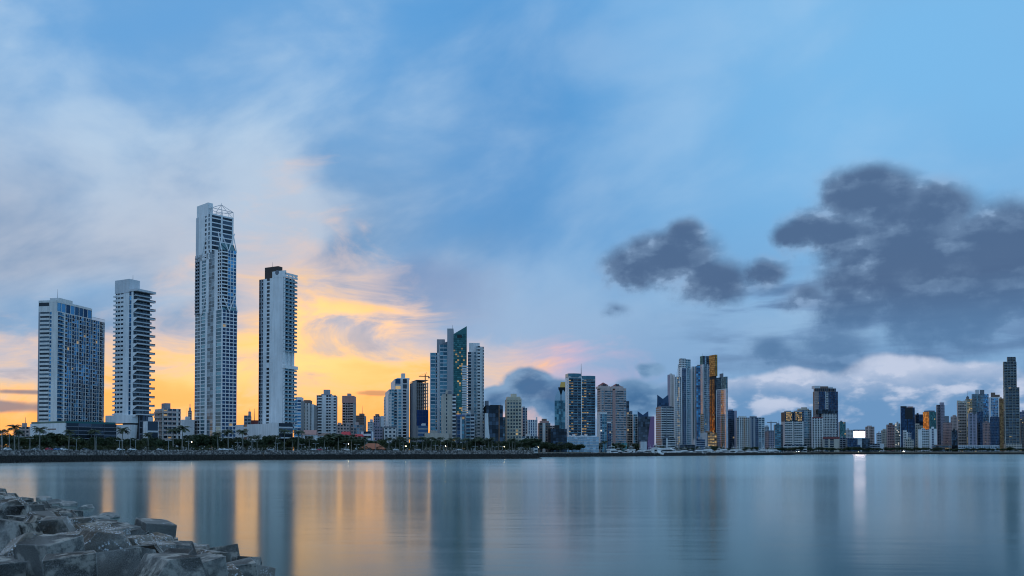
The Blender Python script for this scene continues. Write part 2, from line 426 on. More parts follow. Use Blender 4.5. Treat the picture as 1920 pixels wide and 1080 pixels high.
SHIFT = [(0, 0), (1000, 0), (1010, 60), (1030, 115), (1225, 110), (1232, 30), (1300, 30), (1315, 65), (1365, 65), (1375, 30), (1440, 30), (1452, 85), (1525, 100), (1545, 112), (1632, 112), (1645, 20), (1700, 0), (2400, 0)]
def interp2(tab, px):
    if px <= tab[0][0]: return tab[0][1]
    for (a, da), (b, db) in zip(tab, tab[1:]):
        if px <= b: return da + (db - da) * (px - a) / (b - a)
    return tab[-1][1]
class Bld:
    def __init__(b, name, label, xl, xc, xr, D, th=None, depth=24, group=None, cat='building'):
        if th is None: th = -math.degrees(math.atan((0.5 * (xc + xr) - 960) / FPX)) - 1.0
        D += interp2(SHIFT, xc); t = R(th); b.D = D; b.ux = (math.cos(t), math.sin(t)); b.uy = (-math.sin(t), math.cos(t))
        b.P0 = (wx(xc, D), D); b.a = b.s(xr, b.ux)
        b.b = b.s(xl, b.uy) if xl < xc else depth
        if not 0 < b.b < 400: b.b = depth
        b.root = thing(name, label, cat, (b.P0[0], b.P0[1], GZ), t, group); b.roles = {}; b.name = name
        b.nwin = 0
    def s(b, px, d):
        k = (px - 960) / FPX * math.cos(PITCH)
        return (k * b.P0[1] - b.P0[0]) / (d[0] - k * d[1])
    def sR(b, px): return b.s(px, b.ux)
    def sL(b, px): return b.s(px, b.uy)
    def z(b, py, dD=0): return wz(py, b.D + dD) - GZ
    def mb(b, part, mat, kind=None):
        k = (part, mat, kind)
        if k not in b.roles: b.roles[k] = MB()
        return b.roles[k]
    def block(b, part, mat, x0, x1, y0, y1, z0, z1):
        m = MB(); m.box(x0, x1, y0, y1, z0, z1); return m.build(part, mat, b.root)
    def vol(b, x0, x1, y0, y1, z0, z1, Rs=None, Ls=None, core='concrete', part='wall'):
        i0 = INSET if Ls else 0.0; j0 = INSET if Rs else 0.0
        b.mb(part, core).box(x0 + i0, x1, y0 + j0, y1, z0, z1 - 0.2)
        if Rs: b.face(Face('R', x0, x1, y0, y1), z0, z1, Rs)
        if Ls: b.face(Face('L', x0, x1, y0, y1), z0, z1, Ls)
    def face(b, F, z0, z1, st):
        wall = st.get('wall', 'white'); tot = sum(q[1] for q in st['strips']); s = 0.03; span = F.W - 0.06
        fh = st.get('fh', 3.3); n = max(1, round((z1 - z0) / fh)); fh = (z1 - z0) / n
        top = st.get('top', 0.0)
        if top:                                              # plain parapet band on top
            F.box(b.mb('wall', wall), 0.03, F.W - 0.03, z1 - top, z1 + 0.4, -INSET + .01, 0.06)
        for q in st['strips']:
            kind, w = q[0], q[1] / tot * span; o = dict(st); o.update(q[2] if len(q) > 2 else {})
            s0, s1 = s, s + w; s += w
            wm = o.get('wall', 'white'); gm = o.get('glass', 'g_window')
            if kind == 'S':
                F.box(b.mb('wall', wm), s0, s1, z0, z1, -INSET, o.get('out', 0.0)); continue
            band = o.get('band', 1.0); pw = o.get('pier', 0.5); bw = o.get('bw', 3.5); nb = max(1, round((s1 - s0) / bw)); cw = (s1 - s0) / nb
            lit = o.get('lit', 0.004); lm = o.get('litmat', 'lit_warm'); indiv = o.get('indiv', False)
            skip = o.get('skip', ())
            if kind == 'W':
                fr = None
                if indiv and band > 0.05:
                    fm = MB(); F.box(fm, s0, s1, 0, band, -INSET, o.get('bo', 0.0)); fr = fm.mesh('spandrel', o.get('bandmat', wm))
                wms = None
                for i in range(n):
                    zf = z0 + i * fh
                    if i in skip: F.box(b.mb('wall', wm), s0, s1, zf, zf + fh, -INSET, 0.0); continue
                    if band > 0.05:
                        if fr: link('spandrel', fr, b.root, loc=(0, 0, zf))
                        else: F.box(b.mb('floor_bands', o.get('bandmat', wm), 'stuff'), s0, s1, zf, zf + band, -INSET, o.get('bo', 0.0))
                    for j in range(nb):
                        c0 = s0 + j * cw + pw / 2; c1 = s0 + (j + 1) * cw - pw / 2
                        if o.get('winobj') and b.nwin < 290:
                            if wms is None:
                                wms = {}
                            k = (j, random.randrange(5))
                            if k not in wms:
                                fm = MB(); F.pane(fm, c0, c1, band - .02, fh + .02, -0.3, (k[1] / 5) ** 1.5); wms[k] = fm.mesh('window', gm)
                            link('window', wms[k], b.root, loc=(0, 0, zf)); b.nwin += 1; continue
                        if random.random() < lit: F.pane(b.mb('lit_windows', lm, 'stuff'), c0, c1, zf + band, zf + band + (fh - band) * random.uniform(.55, 1), -0.28, random.random())
                        else: F.pane(b.mb('windows', gm, 'stuff'), c0 - .02, c1 + .02, zf + band - .02, zf + fh + .02, -o.get('rec', 0.3), rv())
                if pw > 0.02:
                    for j in range(nb + 1):
                        c = s0 + j * cw; h = pw / 2
                        F.box(b.mb('piers', o.get('piermat', wm), 'stuff'), max(c - h, s0 - .01), min(c + h, s1 + .01), z0, z1, -INSET + .02, o.get('po', 0.05))
            elif kind == 'B':
                pr = o.get('proj', 1.4); th = o.get('slab', 0.35); rail = o.get('rail', 'g_teal'); rh = o.get('railh', 1.0); rmat = rail
                sm = rm = None
                if indiv:
                    m1 = MB(); F.box(m1, s0, s1, 0, th, -INSET, pr); sm = m1.mesh('balcony', o.get('bandmat', wm))
                    m2 = MB(); F.box(m2, s0 + .05, s1 - .05, th, th + rh, pr - .16, pr - .06, .5); rm = m2.mesh('railing', rmat)
                for i in range(n):
                    zf = z0 + i * fh
                    alt = o.get('alt', 0.0) if i % 2 else 0.0
                    if i in skip: continue
                    if indiv:
                        so = link('balcony', sm, b.root, loc=(0, 0, zf)); link('railing', rm, so)
                    else:
                        F.box(b.mb('balconies', o.get('bandmat', wm), 'stuff'), s0, s1, zf, zf + th, -INSET, pr - alt)
                        if rh > 0: F.box(b.mb('railings', rmat, 'stuff'), s0 + .05, s1 - .05, zf + th, zf + th + rh, pr - alt - .16, pr - alt - .06, rv())
                    for j in range(nb):
                        c0 = s0 + j * cw; c1 = c0 + cw
                        if random.random() < lit: F.pane(b.mb('lit_windows', lm, 'stuff'), c0 + .3, c1 - .3 - cw * .3 * random.random(), zf + th + .4, zf + th + .4 + (fh - th) * .55, -0.45, random.random())
                        else: F.pane(b.mb('windows', gm, 'stuff'), c0 + .1, c1 - .1, zf + th, zf + fh + .01, -0.47, rv())
                if pw > 0.02:
                    for j in range(nb + 1):
                        if not o.get('fins', True) and 0 < j < nb: continue
                        c = s0 + j * cw; h = pw / 2
                        F.box(b.mb('piers', o.get('piermat', wm), 'stuff'), max(c - h, s0 - .01), min(c + h, s1 + .01), z0, z1, -INSET + .02, pr * o.get('finout', 0.55))
    def done(b):
        for (part, mat, kind), m in b.roles.items():
            if m.f: m.build(part, mat, b.root, kind)
        return b
    def antenna(b, x, y, z0, z1, r=0.25, mat='slate'):
        m = MB(); m.tube((x, y, z0), (x, y, z1), r, r * .4, 5); m.build('antenna', mat, b.root)

def W(w=1, **k): return ('W', w, k)
def S(w=1, **k): return ('S', w, k)
def B(w=1, **k): return ('B', w, k)
def st(*strips, **k): k['strips'] = list(strips); return k

def tower(name, label, xl, xc, xr, top, D, th=None, Rs=None, Ls=None, caps=(), depth=24, core='concrete', parapet='wall', ant=None, group=None):
    b = Bld(name, label, xl, xc, xr, D, th, depth, group)
    h = b.z(top)
    b.vol(0, b.a, 0, b.b, -1, h, Rs, Ls, core)
    wm = (Rs or {}).get('wall', core)
    b.block('roof', 'slate', 1.2, b.a - 0.6, 1.2, b.b - 0.6, h - 0.5, h + 0.1)
    for c in caps:
        fx0, fx1, fy0, fy1, py = c[:5]
        b.block('roof_block', c[5] if len(c) > 5 else wm, fx0 * b.a, fx1 * b.a, fy0 * b.b, fy1 * b.b, h - .3, b.z(py))
    if ant: b.antenna(ant[0] * b.a, ant[1] * b.b, h, b.z(ant[2]), 0.35)
    if not caps and b.a > 8 and top < 826:                    # plant room and tanks on a flat roof
        r = random.Random(int(xr * 7 + top)); f0 = r.uniform(.2, .45); f1 = f0 + r.uniform(.2, .35)
        b.block('roof_block', wm, f0 * b.a, f1 * b.a, .3 * b.b, .7 * b.b, h - .3, h + r.uniform(1.8, 4.5))
        if r.random() < .5: b.antenna(f0 * b.a + 1, .5 * b.b, h, h + r.uniform(7, 13), .14)
    b.done(); return b

# ------------------------------------------------------------------ the four tall towers on the left
def tower_blue_glass():
    b = Bld('apartment_tower', 'broad tower of blue glass bays with white balcony bands on its narrow side', 69, 104, 194, 640, 80)
    h = b.z(561); zb = b.z(800)
    L = st(S(.10, wall='grey'), W(.50, band=1.55, pier=0, bw=8, bo=.5, indiv=True, glass='g_window'), W(.12, band=1.0, pier=.2, winobj=True, glass='g_blue'), S(.28), wall='offwhite', fh=3.0)
    bay = [B(.05, proj=.5, rail='g_blue', glass='g_navy', railh=.9, pier=.3, finout=.8), W(.08, band=.25, pier=.18, bw=2.4, glass='g_blue')]
    Rr = st(B(.10, proj=1.2, rail='g_blue', glass='g_blue', fins=False, indiv=True), S(.025, out=.9), *(bay * 5), B(.05, proj=.5, rail='g_dark', glass='g_dark'), W(.05, band=.28, pier=.25, glass='g_blue', bw=2), wall='offwhite', fh=3.0)
    b.vol(0, b.a, 0, b.b, zb, h - 9, Rr, L, 'slate')
    # top storeys
    b.vol(0, b.a * .72, 0.3, b.b, h - 9, h - 1, st(W(1, band=.6, pier=.3, bw=5, glass='g_blue'), wall='offwhite', fh=7, top=1.2), st(W(.6, band=4.2, pier=.4, bw=6), S(.4), wall='offwhite', fh=8, top=1.2), 'slate')
    b.block('roof_block', 'offwhite', b.a * .12, b.a * .38, 3, b.b - 4, h - 1, h + 2.2)
    b.block('roof_block', 'offwhite', b.a * .40, b.a * .74, 2, b.b - 2, h - 1.2, h - .1)
    b.antenna(b.a * .15, 6, h + 2, h + 9, .16)
    m = MB()
    for i in range(14):
        x = b.a * (.73 + .27 * i / 13); m.box(x - .06, x + .06, -.1, .02, h - 9, h - 6.9)
    m.box(b.a * .72, b.a, -.1, .02, h - 7.0, h - 6.85); m.build('terrace_rail', 'slate', b.root)
    # podium: pale stone wing and a dark glazed car park
    p = Bld('podium', 'low white and dark glazed podium under the broad blue glass tower', 56, 122, 218, 590, 58)
    hp = p.z(793)
    p.vol(0, p.a, 0, p.b, -1, hp, st(W(1, band=.5, pier=.12, bw=9, glass='g_dark'), fh=2.6, wall='slate', top=.0), st(S(1), wall='white'), 'offwhite')
    p.block('parapet_glass', 'g_green', 0.4, p.a - .4, 0.5, .62, hp - .3, hp + 1.3)
    p.block('parapet_glass', 'g_green', 0.5, .62, 0.7, p.b - .4, hp - .3, hp + 1.3)
    for (s, zz) in ((.3, .82), (.62, .78), (.5, .5), (.55, .55)):
        m = MB(); F = Face('L', 0, p.a, 0, p.b); F.pane(m, p.b * (s - .1), p.b * (s + .12), hp * zz, hp * zz + .8, .03, .1); m.build('vent_slot', 'g_window', p.root)
    b.done(); p.done()
tower_blue_glass()

def tower_zigzag():
    b = Bld('apartment_tower', 'white tower with slanting zigzag balconies and red balcony ends', 213, 247, 279, 655, 62)
    h = b.z(546); zb = b.z(778)
    nfl = 28; fh = (h - zb) / nfl
    L = st(B(.13, proj=.0, rail='white', railh=1.5, glass='g_window', finout=0, pier=0), W(.35, band=1.9, pier=.5, bw=4.4, winobj=True), S(.30), W(.13, band=.35, pier=.15, winobj=True, glass='g_blue', bw=3.2), S(.09), wall='white', fh=fh)
    b.vol(0, b.a, 0, b.b, zb, h, None, L, 'white')
    b.mb('wall', 'white')
    Fl = Face('L', 0, b.a, 0, b.b)
    tm = MB(); Fl.box(tm, -1.0, 1.6, .1, 1.25, -.3, .9); tme = tm.mesh('side_balcony', 'white')
    for i in range(nfl): link('side_balcony', tme, b.root, loc=(0, 0, zb + i * fh))
    # balconies: a deep slanted one every second floor and a shallower one between
    back = MB()
    F = Face('R', 0, b.a, 0, b.b)
    for i in range(nfl):
        for j in range(5): F.pane(back, .5 + j * (b.a - .6) / 5, .5 + (j + 1) * (b.a - .6) / 5 - .15, zb + i * fh, zb + (i + 1) * fh, .03, rv() * .7)
    back.build('windows', 'g_window', b.root, 'stuff')
    def bal(out0, out1, xo, depth):
        m = MB(); t = .45
        p = [(0.2, .2), (.2, -out0), (b.a + xo, -out1), (b.a + xo, .2)]
        m.prism(p, 0, t)
        m.hexa([(.2, -out0, t), (b.a + xo, -out1, t), (b.a + xo, -out1 + .12, t), (.2, -out0 + .12, t), (.2, -out0, t + .5), (b.a + xo, -out1, t + .5), (b.a + xo, -out1 + .12, t + .5), (.2, -out0 + .12, t + .5)])
        g = MB(); g.hexa([(.3, -out0 + .02, t + .5), (b.a + xo - .1, -out1 + .02, t + .5), (b.a + xo - .1, -out1 + .08, t + .5), (.3, -out0 + .08, t + .5), (.3, -out0 + .02, t + 1.1), (b.a + xo - .1, -out1 + .02, t + 1.1), (b.a + xo - .1, -out1 + .08, t + 1.1), (.3, -out0 + .08, t + 1.1)], .4)
        e = MB(); e.box(b.a + xo - .05, b.a + xo + .25, -out1, -out1 + 2.6, -.1, 1.7)
        sidew = MB(); sidew.hexa([(.05, .2, -fh * .9), (.35, .2, -fh * .9), (.35, -out0, 0), (.05, -out0, 0), (.05, .2, t), (.35, .2, t), (.35, -out0, t), (.05, -out0, t)])
        return m.mesh('balcony', 'pale'), g.mesh('railing', 'g_dark'), e.mesh('end_panel', 'red'), sidew.mesh('side_wall', 'white')
    deep = bal(4.6, 3.4, 1.9, 3); shal = bal(1.6, 1.8, .1, 2)
    for i in range(nfl):
        me = deep if i % 2 == 0 else shal
        o = link('balcony', me[0], b.root, loc=(0, 0, zb + i * fh)); link('railing', me[1], o)
        if i % 2 == 0: link('end_panel', me[2], o); link('side_wall', me[3], o)
    # canopy roof and tall blade wall
    m = MB(); m.prism([(-.6, 2), (-.6, -5), (b.a + 2, -4), (b.a + 2, b.b * .6), (0, b.b * .6)], h, h + 1.6); m.build('roof', 'pale', b.root)
    m = MB(); m.box(-.3, 9, b.b * .2, b.b, h - .5, b.z(522)); m.build('roof_block', 'pale', b.root)
    b.antenna(6, b.b * .4, b.z(522), b.z(511), .2)
    # raised base with slanted leg and glazed lobby
    m = MB(); m.box(-2, b.a * .55, -1, b.b + 7, zb - 6, zb - .1); m.build('base_slab', 'white', b.root)
    m = MB(); zz = b.z(808)
    m.hexa([(0, 2, -1), (b.a * .3, 2, -1), (b.a * .3, b.b, -1), (0, b.b, -1), (-1.5, -.5, zb - 7.2), (b.a * .5, -.5, zb - 7.2), (b.a * .5, b.b + 5, zb - 7.2), (-1.5, b.b + 5, zb - 7.2)]); m.build('slanted_leg', 'white', b.root)
    b.vol(b.a * .3, b.a + 1, -2.5, b.b * .8, -1, zb, st(W(1, band=.8, pier=.3, bw=3, glass='g_dark'), wall='slate', fh=4.5), None, 'black')
    b.done()
    tower('annex_building', 'low flat-roofed annex between the zigzag tower and the striped block', 268, 275, 297, 790, 640, 50, st(W(1, band=1.2, pier=.8, bw=7, glass='g_dark'), wall='pale', fh=7), st(S(1), wall='white'))
tower_zigzag()

def tower_tallest():
    b = Bld('apartment_tower', 'tallest white tower with stepped shoulders and an open steel crown', 364, 415, 443, 780, 48)
    y1 = b.sL(391); h = b.z(400, y1 * b.uy[1]); hs1 = b.z(467, 3); hs2 = b.z(580); fh = 3.25
    wincol = dict(band=1.0, pier=.3, bw=5, winobj=True, glass='g_teal')
    pan = dict(band=.35, pier=.1, bw=6, glass='g_grey', rec=.12)
    # back shaft, full height
    x9 = 16.0
    k = (435 - 960) / FPX * math.cos(PITCH)
    ox = b.P0[0] + y1 * b.uy[0]; oy = b.P0[1] + y1 * b.uy[1]
    x9 = (k * oy - ox) / (b.ux[0] - k * b.ux[1])
    b.vol(0, x9, y1, b.b, hs1 - 6, h, st(S(.06), W(.40, band=1.0, pier=.3, bw=8, glass='g_dark', indiv=True), S(.06, out=.1), W(.42, band=1.0, pier=.3, bw=8, glass='g_dark', indiv=True), S(.06), wall='white', fh=4.3, top=1.0),
          st(S(.22, wall='pale'), S(.4), W(.14, band=1.6, pier=.3, bw=3, winobj=True), S(.1), W(.14, band=1.2, pier=.3, bw=4, glass='g_grey'), wall='white', fh=4.0), 'offwhite')
    # wide shaft
    b.vol(0, b.a, 2.0, b.b, hs2, hs1, st(B(.42, proj=1.0, rail='white', railh=.7, glass='g_dark', indiv=True, fins=False), W(.58, band=.7, pier=.5, bw=3.2, glass='g_blue'), wall='white', fh=fh),
          st(B(.17, proj=.8, rail='grey', railh=.9, glass='g_dark', wall='grey'), S(.08), W(.17, **wincol), S(.10), W(.22, bandmat='pale', **pan), S(.12), B(.14, proj=.3, rail='white', railh=.6, glass='g_dark'), wall='white', fh=fh), 'offwhite')
    b.vol(0, b.a, 0, b.b, 0, hs2, st(W(1, band=.85, pier=.6, bw=3.4, glass='g_navy', indiv=True), wall='white', fh=fh),
          st(W(.20, band=.75, pier=.2, bw=6, glass='g_grey', winobj=True), S(.025), W(.16, band=.75, pier=.2, bw=6, winobj=True, glass='g_teal'), S(.08), W(.22, bandmat='pale', **pan), S(.10), W(.19, band=.5, pier=.15, bw=7, glass='g_teal'), S(.03), wall='white', fh=fh), 'offwhite')
    # slanted braces over the two shoulders
    def brace(p0, p1):
        m = MB(); m.tube(p0, p1, .45, .45, 4); m.build('brace', 'white', b.root)
    for (z0, dz, ys) in ((hs1, 16, 2.0), (hs2, 15, 0.0)):
        brace((-.2, ys, z0 - 1), (-.1, ys + 6, z0 + dz)); brace((b.a * .45, ys - .2, z0 - 1), (.2, ys + 2.2, z0 + dz)); brace((b.a * .45, ys - .2, z0 - 1), (b.a * .95, ys + 2.0, z0 + dz))
        brace((b.a + .1, ys, z0 - 1), (b.a * .97, ys + 5, z0 + dz)); brace((-.2, b.b * .75, z0 - 1), (-.1, b.b * .6, z0 + dz)); brace((-.2, b.b * .5, z0 - 1), (-.1, b.b * .6, z0 + dz))
        m = MB(); m.hexa([(.3, ys + .3, z0 - .5), (b.a - .3, ys + .3, z0 - .5), (b.a - .3, ys + 6, z0 - .5), (.3, ys + 6, z0 - .5), (.8, ys + 3.5, z0 + 6), (b.a - .8, ys + 3.5, z0 + 6), (b.a - .8, ys + 6, z0 + 6), (.8, ys + 6, z0 + 6)], .3)
        m.build('shoulder_glazing', 'g_teal', b.root)
    # blade wall and steel crown
    b.block('roof_block', 'white', .2, 5.0, y1 + 4.5, b.b - 1, h - 1, b.z(382, 22))
    hc = b.z(381, 16); cx, cy = x9 * .55, y1 + 3.5
    ring = [(2.0, y1 + .5), (x9 - .3, y1 + .5), (x9 - .3, y1 + 8), (x9 * .5, y1 + 10.5), (1.0, y1 + 6)]
    m = MB()
    for i, p in enumerate(ring):
        q = ring[(i + 1) % len(ring)]; zt = hc - (4.5 if i in (1,) else 2.5)
        m.tube((p[0], p[1], h), (p[0], p[1], hc - 4.0), .28, .28, 5); m.tube((p[0], p[1], hc - 4.0), (q[0], q[1], hc - 4.0), .26, .26, 5)
        m.tube((p[0], p[1], hc - 4.0), (cx, cy, hc + 1.5), .22, .22, 5); m.tube((p[0], p[1], h), (q[0], q[1], hc - 4.0), .16, .16, 4)
        e = ((p[0] + q[0]) / 2, (p[1] + q[1]) / 2); m.tube((e[0], e[1], h), (e[0], e[1], hc - 4), .16, .16, 4)
    m.tube((cx, cy, h), (cx, cy, hc + 3.0), .3, .15, 5)
    m.build('steel_crown', 'pale', b.root)
    b.done()
tower_tallest()

def tower_blank_wall():
    b = Bld('apartment_tower', 'slim white tower with a blank front, one window column and a brown roof box', 484, 529, 551, 700, 62)
    h = b.z(519); zb = b.z(806); fh = 3.15; n = round((h - zb) / fh); fh = (h - zb) / n; gap = int(n * .43)
    L = st(W(.10, band=.9, pier=.3, bw=3, glass='g_dark', wall='slate'), B(.08, proj=.2, rail='grey', railh=.8, glass='g_dark', wall='pale'), S(.13), W(.15, band=1.05, pier=.7, bw=8, winobj=True, skip=(gap,)), S(.54), wall='white', fh=fh)
    b.vol(0, b.a, 0, b.b, zb, h, None, L, 'white')
    F = Face('R', 0, b.a, 0, b.b)
    wn = MB(); bal = MB(); bal.box(.2, b.a + 1.2, -2.0, .3, 0, .4); bme = bal.mesh('balcony', 'pale')
    ra = MB(); ra.box(.3, b.a + .9, -1.9, -1.8, .4, 1.4, .5); rme = ra.mesh('railing', 'g_teal')
    for i in range(n):
        if gap <= i < gap + 4:
            if i == gap:
                m = MB(); m.box(-.2, b.a + 1.6, -2.4, .4, zb + i * fh - 1.2, zb + i * fh + 1.4); m.build('transfer_slab', 'white', b.root)
            continue
        o = link('balcony', bme, b.root, loc=(0, 0, zb + i * fh)); link('railing', rme, o)
        for j in range(4): F.pane(wn, .3 + j * (b.a - .4) / 4, .3 + (j + 1) * (b.a - .4) / 4 - .2, zb + i * fh + .3, zb + (i + 1) * fh, .03, rv() * .8)
    wn.build('windows', 'g_navy', b.root, 'stuff')
    for fx in (.03, .36, .68):
        for (za, zc) in ((zb, zb + gap * fh), (zb + gap * fh, h)):
            m = MB(); m.box(b.a * fx, b.a * fx + .5, -1.7, .2, za, zc); m.build('pier', 'white', b.root)
    # open crown frame and dark plant box
    h2 = b.z(507)
    m = MB()
    m.box(-.05, b.a * .1, -2.0, b.b * .45, h, h2); m.box(-.04, b.a + 1.2, -2.0, -1.2, h2 - 3.2, h2 - 1.6); m.box(-.04, b.a + 1.2, -2.05, -1.3, h - .2, h + 1.2)
    for fx in (.3, .62, .93): m.box(b.a * fx, b.a * fx + 1.0, -1.95, -1.25, h + 1.1, h2 - 3.1)
    m.build('crown_frame', 'white', b.root)
    b.block('roof_block', 'umber', 2.5, b.a * .55, b.b * .30, b.b * .86, h, b.z(496))
    b.antenna(b.a * .3, b.b * .6, b.z(496), b.z(486), .15)
    m = MB(); F2 = Face('L', 0, b.a, 0, b.b); m.tube((-.1, b.b * .25, h + 4), (.2, b.b * .25, h + 4), 2.0, 2.0, 16); m.build('round_vent', 'slate', b.root)
    p = Bld('podium', 'plain white podium of the slim blank-fronted tower', 441, 521, 549, 665, 42)
    hp = p.z(793)
    p.vol(0, p.a, 0, p.b, -1, hp, st(W(1, band=1.1, pier=.1, bw=14, glass='g_dark'), wall='pale', fh=4.2), st(S(.2), W(.09, band=1.5, pier=.2, bw=6, winobj=True), S(.71), wall='white', fh=3.4), 'white')
    p.done(); b.done()
tower_blank_wall()
# ------------------------------------------------------------------ the rest of the skyline, left to right
T = tower
tower('apartment_block', 'striped mid-rise block with pinkish balcony bands left of the tallest tower', 291, 305, 338, 766, 700, 40,
      st(B(.75, proj=1.6, rail='pink', railh=1.2, glass='g_dark'), S(.1), B(.15, proj=.8, rail='pink', glass='g_dark'), wall='offwhite', fh=3.6), st(B(1, proj=1.2, rail='pink', railh=1.2, glass='g_dark'), wall='offwhite', fh=3.6), caps=[(.25, .55, .3, .8, 755, 'grey')])
tower('bell_tower', 'small pointed beige tower peeping out left of the tallest tower', 351, 352, 359, 770, 1500, None, st(W(1, band=1.5, pier=1, bw=3), wall='pink', fh=4), caps=[(.2, .8, .2, .8, 764), (.4, .6, .4, .6, 757)], depth=7)
tower('warehouse', 'plain white windowless block beside the foot of the tallest tower', 335, 340, 364, 787, 800, 30, st(S(1), wall='white'), st(S(1), wall='white'))
tower('office_building', 'small grey block with red stair part behind the white podium', 454, 457, 470, 779, 900, 15, st(W(1, band=1.4, pier=.6, bw=3), wall='grey', fh=3.6), st(S(1), wall='grey'), caps=[(.6, .95, .2, .8, 771)], ant=(.8, .5, 765))
tower('stair_block', 'red-brown block topped by a mast behind the white podium', 468, 470, 484, 788, 905, 10, st(S(1), wall='maroon'), st(S(1), wall='maroon'), ant=(.3, .5, 765))
# striped glass slab and its neighbours behind the slim blank tower
T('apartment_tower', 'white tower with blue glass stripes just right of the slim blank tower', 548, 551, 564, 750, 900, 5, st(W(1, band=1.2, pier=.1, bw=4, glass='g_blue'), wall='white', fh=3.2), st(S(1), wall='white'), caps=[(.1, .95, .2, .8, 744, 'white')])
T('apartment_tower', 'cream tower with a yellow-lit balcony column and brown roof box', 564, 567, 581, 756, 930, 5, st(B(.35, proj=.6, rail='cream', glass='g_dark', lit=.35), S(.2), W(.15, band=1.0, pier=.2, bw=2.5), S(.3), wall='offwhite', fh=3.2), st(S(1), wall='beige'), caps=[(.05, .9, .2, .9, 749.5, 'brown')])
T('apartment_tower', 'narrow grey-white tower fin left of the square white tower', 580, 581, 588, 758, 935, 5, st(W(.35, band=.8, pier=.1, bw=4, glass='g_blue'), S(.65), wall='white', fh=3.2), None)
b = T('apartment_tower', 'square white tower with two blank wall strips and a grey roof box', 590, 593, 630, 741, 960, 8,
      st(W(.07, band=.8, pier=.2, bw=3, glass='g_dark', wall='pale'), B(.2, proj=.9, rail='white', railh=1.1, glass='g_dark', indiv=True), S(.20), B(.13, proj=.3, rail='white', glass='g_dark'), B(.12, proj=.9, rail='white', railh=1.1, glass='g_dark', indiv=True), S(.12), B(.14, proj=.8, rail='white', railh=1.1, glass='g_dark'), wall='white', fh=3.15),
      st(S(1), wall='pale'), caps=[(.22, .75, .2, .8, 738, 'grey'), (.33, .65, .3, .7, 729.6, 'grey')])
b = T('apartment_tower', 'brownish balconied tower with a wider head against the yellow sky', 640, 641.5, 662, 755, 1050, 2,
      st(B(.3, proj=.9, rail='pink', glass='g_dark'), W(.4, band=1.0, pier=.5, bw=3), B(.3, proj=.9, rail='pink', glass='g_dark'), wall='pink', fh=3.2), None, caps=[(-.02, 1.02, -.03, .9, 742, 'rose'), (.36, .64, .3, .7, 737, 'grey')])
T('apartment_block', 'low pink block with square windows in front of the brownish balconied tower', 630, 632, 655, 796, 900, 5, st(W(1, band=1.4, pier=1.2, bw=3), wall='pink', fh=3.3), None, caps=[(.0, .2, .2, .8, 792), (.7, .95, .2, .8, 792)])
T('apartment_block', 'low salmon block with grey bays below the brown mast building', 655, 657, 680, 797, 910, 5, st(W(.25, band=1.4, pier=1.2, bw=3), W(.75, band=.8, pier=.5, bw=3, glass='g_grey'), wall='pink', fh=3.3), None)
T('office_building', 'brown block with a thin mast against the yellow sky', 666, 667, 682.5, 779, 1150, 3, st(W(1, band=1.7, pier=1.2, bw=3), wall='brown', fh=3.3), None, caps=[(.35, .85, .2, .8, 775)], ant=(.65, .5, 760))
T('office_building', 'small dark block hugging the left side of the brown mast building', 663, 664, 668, 786, 1150, 3, st(W(1, band=1.7, pier=1, bw=3), wall='slate', fh=3.3), None)
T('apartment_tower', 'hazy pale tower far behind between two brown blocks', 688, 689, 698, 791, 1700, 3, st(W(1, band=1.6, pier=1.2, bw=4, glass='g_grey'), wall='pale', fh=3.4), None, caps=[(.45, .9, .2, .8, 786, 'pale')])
T('apartment_tower', 'lilac-grey tower with a stepped top and rows of windows', 698, 700, 712, 780, 1150, 5, st(W(1, band=1.3, pier=.9, bw=2.7), wall='lilac', fh=3.2), st(S(1), wall='lilac'), caps=[(.25, .8, .2, .8, 776, 'brown')])
T('apartment_block', 'purple-grey low block in front of the lilac-grey tower', 700, 702, 717, 800, 900, 5, st(W(1, band=1.2, pier=.9, bw=2.6), wall='lilac', fh=3.1), None)
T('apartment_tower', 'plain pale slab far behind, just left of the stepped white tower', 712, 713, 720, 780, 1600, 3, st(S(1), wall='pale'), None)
T('apartment_block', 'low white block with a dark flat roof below the stepped white tower', 716, 720, 743, 801, 830, 8, st(W(1, band=1.5, pier=1.8, bw=4.5), wall='offwhite', fh=3.4, top=.8), st(S(1), wall='offwhite'), caps=[(-.02, 1.02, -.02, 1.0, 799.5, 'slate')])
def stepped_white():
    b = Bld('apartment_tower', 'stepped white and glass tower with a square turret on top', 720, 727, 767, 900, 12, 26)
    s = b.sR; a = b.a
    mid = st(W(.25, band=.8, pier=.2, bw=3, glass='g_teal', indiv=True), B(.15, proj=.6, rail='g_teal', glass='g_dark'), S(.06), W(.16, band=.9, pier=.3, bw=3, glass='g_teal'), S(.05), B(.2, proj=.8, rail='white', railh=.6, glass='g_dark'), S(.13), wall='white', fh=3.15)
    b.vol(0, s(738), -1.5, b.b, -1, b.z(739), st(S(.25), W(.15, band=1.4, pier=.3, bw=3), S(.2), W(.4, band=1.0, pier=.2, bw=3, glass='g_teal'), wall='white', fh=3.15), st(B(.4, proj=.5, rail='white', glass='g_dark'), S(.6), wall='white', fh=3.15), 'white')
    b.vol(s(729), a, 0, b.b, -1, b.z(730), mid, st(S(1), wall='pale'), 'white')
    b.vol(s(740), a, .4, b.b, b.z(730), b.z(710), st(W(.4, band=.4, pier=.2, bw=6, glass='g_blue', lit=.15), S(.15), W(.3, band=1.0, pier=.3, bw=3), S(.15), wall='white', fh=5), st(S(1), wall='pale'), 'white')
    b.block('roof_block', 'white', s(744), a + .5, 1.5, b.b - 2, b.z(711), b.z(708)); b.block('roof_turret', 'offwhite', s(753), s(760), 3, 11, b.z(709), b.z(699))
    b.done()
stepped_white()
